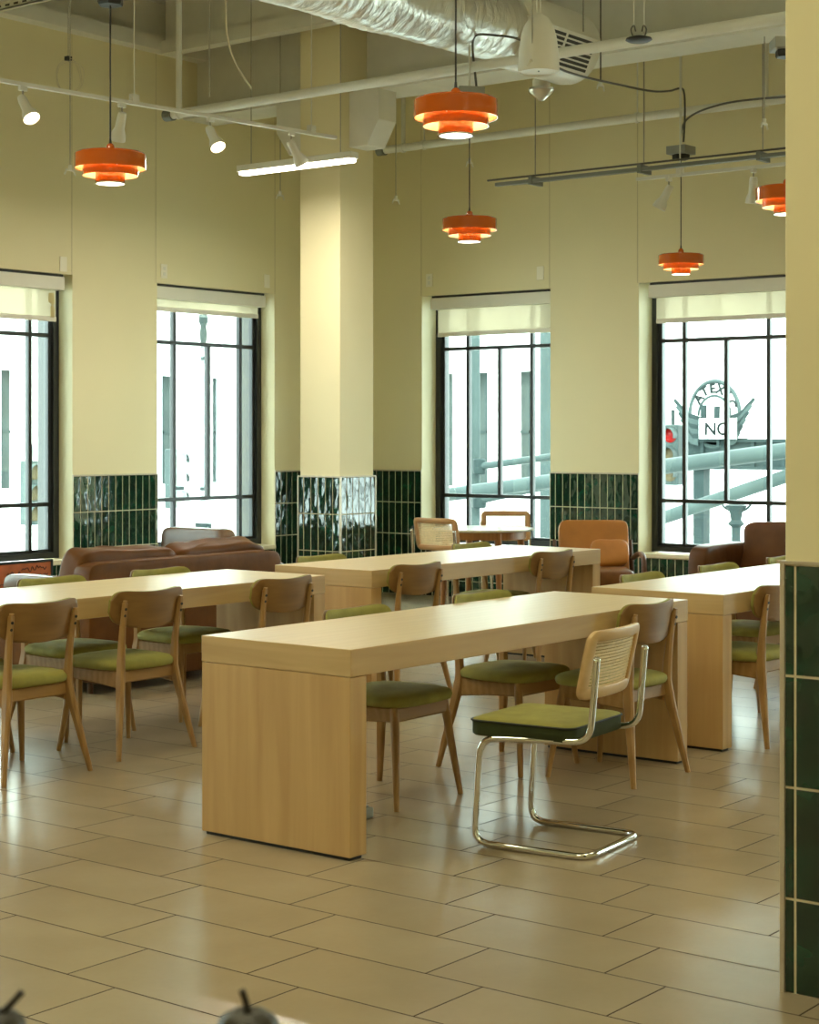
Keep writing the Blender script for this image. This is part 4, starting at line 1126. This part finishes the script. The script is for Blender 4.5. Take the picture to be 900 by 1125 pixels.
# marquee beam, winged emblem and NO sign
def marquee():
    e = empty('marquee_canopy', (24, 12.4, GR)); zt = 1.486 - GR; zb = 1.02 - GR
    b = MB(); b.box(0, 0.25, -4.0, 0.86, zb, zt); b.box(-0.06, 0.3, -4.0, 0.90, zt - 0.05, zt); b.box(-0.06, 0.3, -4.0, 0.90, zb, zb + 0.05)
    for y in (0.55, 0.2, -0.3, -0.8, -1.4, -2.0, -2.6): b.box(-0.04, 0.0, y, y + 0.06, zb, zt)
    b.build('girder', M['teal'], e)
    for y in (0.58, -3.5): MB().box(0.02, 0.22, y, y + 0.18, 0, zb).build('post', M['teal'], e)
    return tag(e, 'grey steel canopy girder beneath the winged emblem', 'canopy')
marquee()
def emblem():
    c = Vector((23.98, 12.787, 1.86)); e = empty('winged_emblem', c)
    # local: a along the facade (picture right = -Y), z up
    fr = lambda a, b, t: (t, -a, b)
    d = MB(); n = 40; ro = 0.50
    d.prism([(ro * 0.84 * math.cos(2 * PI * i / n), ro * math.sin(2 * PI * i / n)) for i in range(n)], 0.02, 0.08, fn=fr); d.build('medallion', M['facade'], e)
    mb = MB(); mb.tube([fr(ro * 0.84 * math.cos(2 * PI * i / n), ro * math.sin(2 * PI * i / n), 0.03) for i in range(n)], 0.035, 8, closed=True); mb.build('rim', M['teal_light'], e, smooth=True)
    mb = MB(); mb.tube([fr(0.27 * math.cos(PI * i / 20), 0.30 * math.sin(PI * i / 20) - 0.02, 0.015) for i in range(21)], 0.02, 6); mb.build('inner_rim', M['teal_light'], e, smooth=True)
    for i, chx in enumerate('ATEXIC'):
        a = math.radians(142 - i * 24); rr_ = 0.385
        mx = Matrix.Translation(fr(rr_ * 0.84 * math.cos(a), rr_ * math.sin(a), 0.0)) @ Matrix(((0, 0, -1, 0), (-1, 0, 0, 0), (0, 1, 0, 0), (0, 0, 0, 1))) @ Matrix.Rotation(a - PI / 2, 4, 'Z')
        text('letter', chx, 0.20, M['teal_dark'], e, mx, 0.012)
    mb = MB()
    for k, (x, h) in enumerate(((-0.17, 0.24), (-0.05, 0.28), (0.06, 0.22), (0.16, 0.18), (0.24, 0.12))):
        mb.box(-0.03, 0.03, -x - 0.038, -x + 0.038, -0.34, -0.10 + h, k % 2)
    mb.build('relief', [M['teal'], M['facade']], e)
    for s in (-1, 1):
        w = MB()
        for k in range(6):
            L_ = 0.44 - k * 0.045
            root = Vector((s * 0.24, -0.10 - k * 0.065)); tip = root + Vector((s * L_, 0.33 - k * 0.035)); mid = root * 0.5 + tip * 0.5 + Vector((0, -0.07))
            pp = [root, mid * 0.6 + root * 0.4, mid, mid * 0.5 + tip * 0.5, tip]
            w.bar([fr(p.x, p.y, 0.0 - 0.008 * k) for p in spline([Vector((q.x, q.y, 0)) for q in pp], 3)], [(0.012, 0.058 * (1 - 0.55 * i / 12)) for i in range(13)], (1, 0, 0), mi=k % 2)
        w.build('wing', [M['teal'], M['teal_light']], e)
    w = MB(); w.box(-0.04, 0.12, -0.5, 0.5, -0.40, -0.36); w.build('base', M['teal'], e)
    return tag(e, 'round winged emblem with arched lettering above the steel canopy', 'emblem')
emblem()
def sign(loc, w, h, body, size, label, rz_dir, dx=0.0, dz=0.0):
    e = empty('street_sign', loc)
    if rz_dir == 'X':      # face looks to -X
        MB().box(0, 0.02, -w / 2, w / 2, -h / 2, h / 2).build('panel', M['signwhite'], e, bevel=0.004)
        f = MB()
        for a, b, c_, d_ in ((-w / 2, w / 2, h / 2 - 0.012, h / 2), (-w / 2, w / 2, -h / 2, -h / 2 + 0.012), (-w / 2, -w / 2 + 0.012, -h / 2, h / 2), (w / 2 - 0.012, w / 2, -h / 2, h / 2)): f.box(-0.004, 0.0, a, b, c_, d_)
        f.build('border', M['teal_light'], e)
        text('lettering', body, size, M['signink'], e, Matrix.Translation((-0.006, -dx, dz)) @ Matrix(((0, 0, -1, 0), (-1, 0, 0, 0), (0, 1, 0, 0), (0, 0, 0, 1))))
        MB().box(0.02, 0.05, -0.02, 0.02, -h / 2 - 0.1, 0).build('bracket', M['teal'], e)
    else:
        MB().box(-w / 2, w / 2, 0, 0.02, -h / 2, h / 2).build('panel', M['signwhite'], e, bevel=0.004)
        f = MB()
        for a, b, c_, d_ in ((-w / 2, w / 2, h / 2 - 0.012, h / 2), (-w / 2, w / 2, -h / 2, -h / 2 + 0.012), (-w / 2, -w / 2 + 0.012, -h / 2, h / 2), (w / 2 - 0.012, w / 2, -h / 2, h / 2)): f.box(a, b, -0.004, 0.0, c_, d_)
        f.build('border', M['teal_light'], e)
        text('lettering', body, size, M['signink'], e, Matrix.Translation((dx, -0.006, dz)) @ Matrix.Rotation(PI / 2, 4, 'X'))
    return tag(e, label, 'sign')
sign((23.85, 12.66, 1.64), 0.64, 0.33, 'NO', 0.27, 'white street sign reading NO outside the right window', 'X', dx=0.0, dz=-0.015)
sign((17.06, 20.0, 1.235), 0.36, 0.62, 'TU', 0.24, 'white street sign with the letters TU outside the left edge window', 'Y', dx=0.0, dz=-0.2)

def signal(loc, rz, label, n, mats):
    e = empty('traffic_light', loc, rz)       # lenses face -Y
    MB().box(-0.13, 0.13, 0, 0.2, -0.17 - 0.3 * (n - 1), 0.17).build('housing', M['teal_light'], e, bevel=0.02)
    for k in range(n):
        z = -0.3 * k
        v = MB(); m_ = 20; vs = []; fs = []
        for i in range(m_ + 1):
            a = -0.35 + (PI + 0.7) * i / m_
            for y in (0.0, -0.15):
                for r in (0.118, 0.126): vs.append((r * math.cos(a), y, z + r * math.sin(a)))
        for i in range(m_):
            o = i * 4
            for a, b in ((0, 1), (1, 3), (3, 2), (2, 0)): fs.append((o + a, o + b, o + 4 + b, o + 4 + a))
        v.add(vs, fs); v.build('visor', M['teal_light'], e, smooth=True)
        MB().lathe([(0.0, 0.03), (0.07, 0.022), (0.11, 0.0), (0.0, -0.002)], 24, mx=Matrix.Rotation(PI / 2, 4, 'X')).build('lens', mats[k], e, smooth=True).location = (0, -0.01, z)
    MB().tube([(0, 0.1, 0.15), (0, 0.1, 0.4)], 0.03, 8).build('bracket', M['teal'], e)
    return tag(e, label, 'traffic light', 'traffic lights outside')
signal((24.0, 13.55, 1.535), math.radians(-86), 'traffic light with a red lens beside the NO sign', 3, [M['red'], M['amber'], M['amber']])
signal((16.84, 20.0, 1.00), math.radians(-12), 'traffic light below the TU sign outside the left edge window', 3, [M['amber']] * 3)
signal((19.75, 20.0, 1.15), math.radians(-12), 'traffic light seen left of the centre bar of the window with a lamp post', 3, [M['amber']] * 3)

# street poles and mast arms
def mast(base, z, arms, label, r=0.17, clamps=()):
    e = empty('signal_pole', (base[0], base[1], GR)); zz = z - GR
    MB().tube([(0, 0, 0), (0, 0, zz)], [r, r * 0.85], 20).build('pole', M['teal_light'], e, smooth=True)
    for a, b, rr_ in arms:
        MB().tube([Vector(a) - Vector(e.location), Vector(b) - Vector(e.location)], rr_, 14).build('arm', M['teal_light'], e, smooth=True)
        MB().lathe([(rr_ * 1.5, -0.12), (rr_ * 1.8, -0.1), (rr_ * 1.8, 0.1), (rr_ * 1.5, 0.12)], 12, c=Vector(a) - Vector(e.location)).build('clamp', M['teal'], e, smooth=True)
    return tag(e, label, 'pole', 'street poles outside')
mast((22.1, 15.90), 6.5, [((22.0, 15.75, 1.06), (21.85, 14.2, 1.235), 0.055), ((22.0, 15.75, 0.54), (21.85, 14.2, 0.83), 0.06)], 'tall grey pole with two arms outside the window by the round table', 0.085)
bp_ = at(602, 400, 30)
mast((bp_.x, bp_.y), 6.5, [], 'broad blue grey pillar at the right edge of the window by the round table', 0.15)
mast((20.6, 16.6), 2.6, [((20.5, 16.5, 0.52), (19.6, 6.0, 1.78), 0.10), (at(690, 582, 22.7), at(900, 511, 21.4), 0.085)], 'thick grey mast arms slanting across the right window', 0.2)
def street_lamp():
    e = empty('street_lamp', (20.32, 20.0, GR)); h = 3.45 - GR
    MB().tube([(0, 0, 0), (0, 0, 2.2), (0, 0, h)], [0.10, 0.075, 0.045], 16).build('pole', M['teal_light'], e, smooth=True)
    MB().lathe([(0.0, -0.08), (0.05, -0.06), (0.065, 0.06), (0.05, 0.2), (0.075, 0.26), (0.075, 0.36), (0.04, 0.44), (0.0, 0.46)], 16, c=(0, 0, h - 0.35)).build('capital', M['teal'], e, smooth=True)
    MB().tube(spline([(0, 0, h), (-0.2, 0, h + 0.25), (-0.6, 0, h + 0.38), (-1.0, 0, h + 0.36)], 6), 0.03, 8).build('arm', M['teal'], e, smooth=True)
    q = MB(); q.lathe([(0.0, 3.9), (0.10, 3.95), (0.13, 4.05), (0.17, 4.15), (0.13, 4.3), (0.17, 4.4), (0.17, 4.62), (0.12, 4.68), (0.0, 4.7)], 14, c=(0, 0, 0)); q.build('collar', M['teal'], e, smooth=True)
    return tag(e, 'tall street lamp outside the left window with the armchair', 'street lamp')
street_lamp()
def old_lamp():
    e = empty('ornate_post', (24.0, 12.42, GR)); h = 0.50 - GR
    MB().lathe([(0.20, 0.0), (0.20, 0.4), (0.10, 0.6), (0.08, h - 0.7), (0.11, h - 0.62), (0.07, h - 0.55), (0.07, h - 0.35), (0.13, h - 0.3), (0.08, h - 0.24), (0.10, h - 0.12), (0.17, h - 0.02), (0.10, h), (0.0, h + 0.02)], 18).build('post', M['teal'], e, smooth=True)
    q = MB()
    for s in (-1, 1): q.tube(spline([(0, s * 0.06, h - 0.12), (0, s * 0.2, h - 0.05), (0, s * 0.27, h + 0.06)], 5), 0.02, 6)
    q.build('bracket', M['teal'], e, smooth=True)
    return tag(e, 'ornate cast lamp post top above the right sofa cushions', 'lamp post')
old_lamp()

# ================================================================== LIGHT
w = bpy.data.worlds.new('sky'); bpy.context.scene.world = w; w.use_nodes = True
bg = w.node_tree.nodes['Background']; bg.inputs['Color'].default_value = (0.84, 1.0, 0.96, 1); bg.inputs['Strength'].default_value = 10.0
sun = lamp('sun', 'SUN', (0, 0, 20), 5.0, (1, 0.97, 0.92), angle=math.radians(2))
sun.rotation_euler = Vector((0, 0, -1)).rotation_difference(Vector((0.62, 0.50, -0.62)).normalized()).to_euler()
# added fill lights without fixtures, out of view behind and beside the camera
for i, (x, y, e_, s_) in enumerate(((6.0, 1.0, 40, 1.6), (3.2, 6.6, 75, 1.6), (10.0, 2.6, 30, 1.6), (1.0, 1.6, 80, 2.0))):
    l = lamp('fill_light', 'AREA', (x, y, 4.9), e_, (1.0, 0.93, 0.60), shape='SQUARE', size=s_)

# ================================================================== CAMERA
cd = bpy.data.cameras.new('camera'); co = bpy.data.objects.new('camera', cd); C.objects.link(co)
cd.sensor_fit = 'VERTICAL'; cd.sensor_height = 36.0; cd.sensor_width = 28.8
cd.lens = FPX * 36.0 / 1125.0
cd.shift_y = (HOR - 562.5) / 1125.0
cd.clip_end = 300; cd.clip_start = 0.05
co.location = (0, 0, EYE); co.rotation_euler = (PI / 2, 0, YAW - PI / 2)
cd.dof.use_dof = True; cd.dof.focus_distance = 8.0; cd.dof.aperture_fstop = 13.0
sc = bpy.context.scene; sc.camera = co
vs_ = sc.view_settings; vs_.view_transform = 'Standard'; vs_.look = 'None'; vs_.gamma = 1.0; vs_.use_curve_mapping = False
vs_.exposure = 0.42
sc.cycles.use_denoising = True
sc.cycles.max_bounces = 10; sc.cycles.diffuse_bounces = 6; sc.cycles.glossy_bounces = 5; sc.cycles.transparent_max_bounces = 12
sc.cycles.sample_clamp_indirect = 8.0
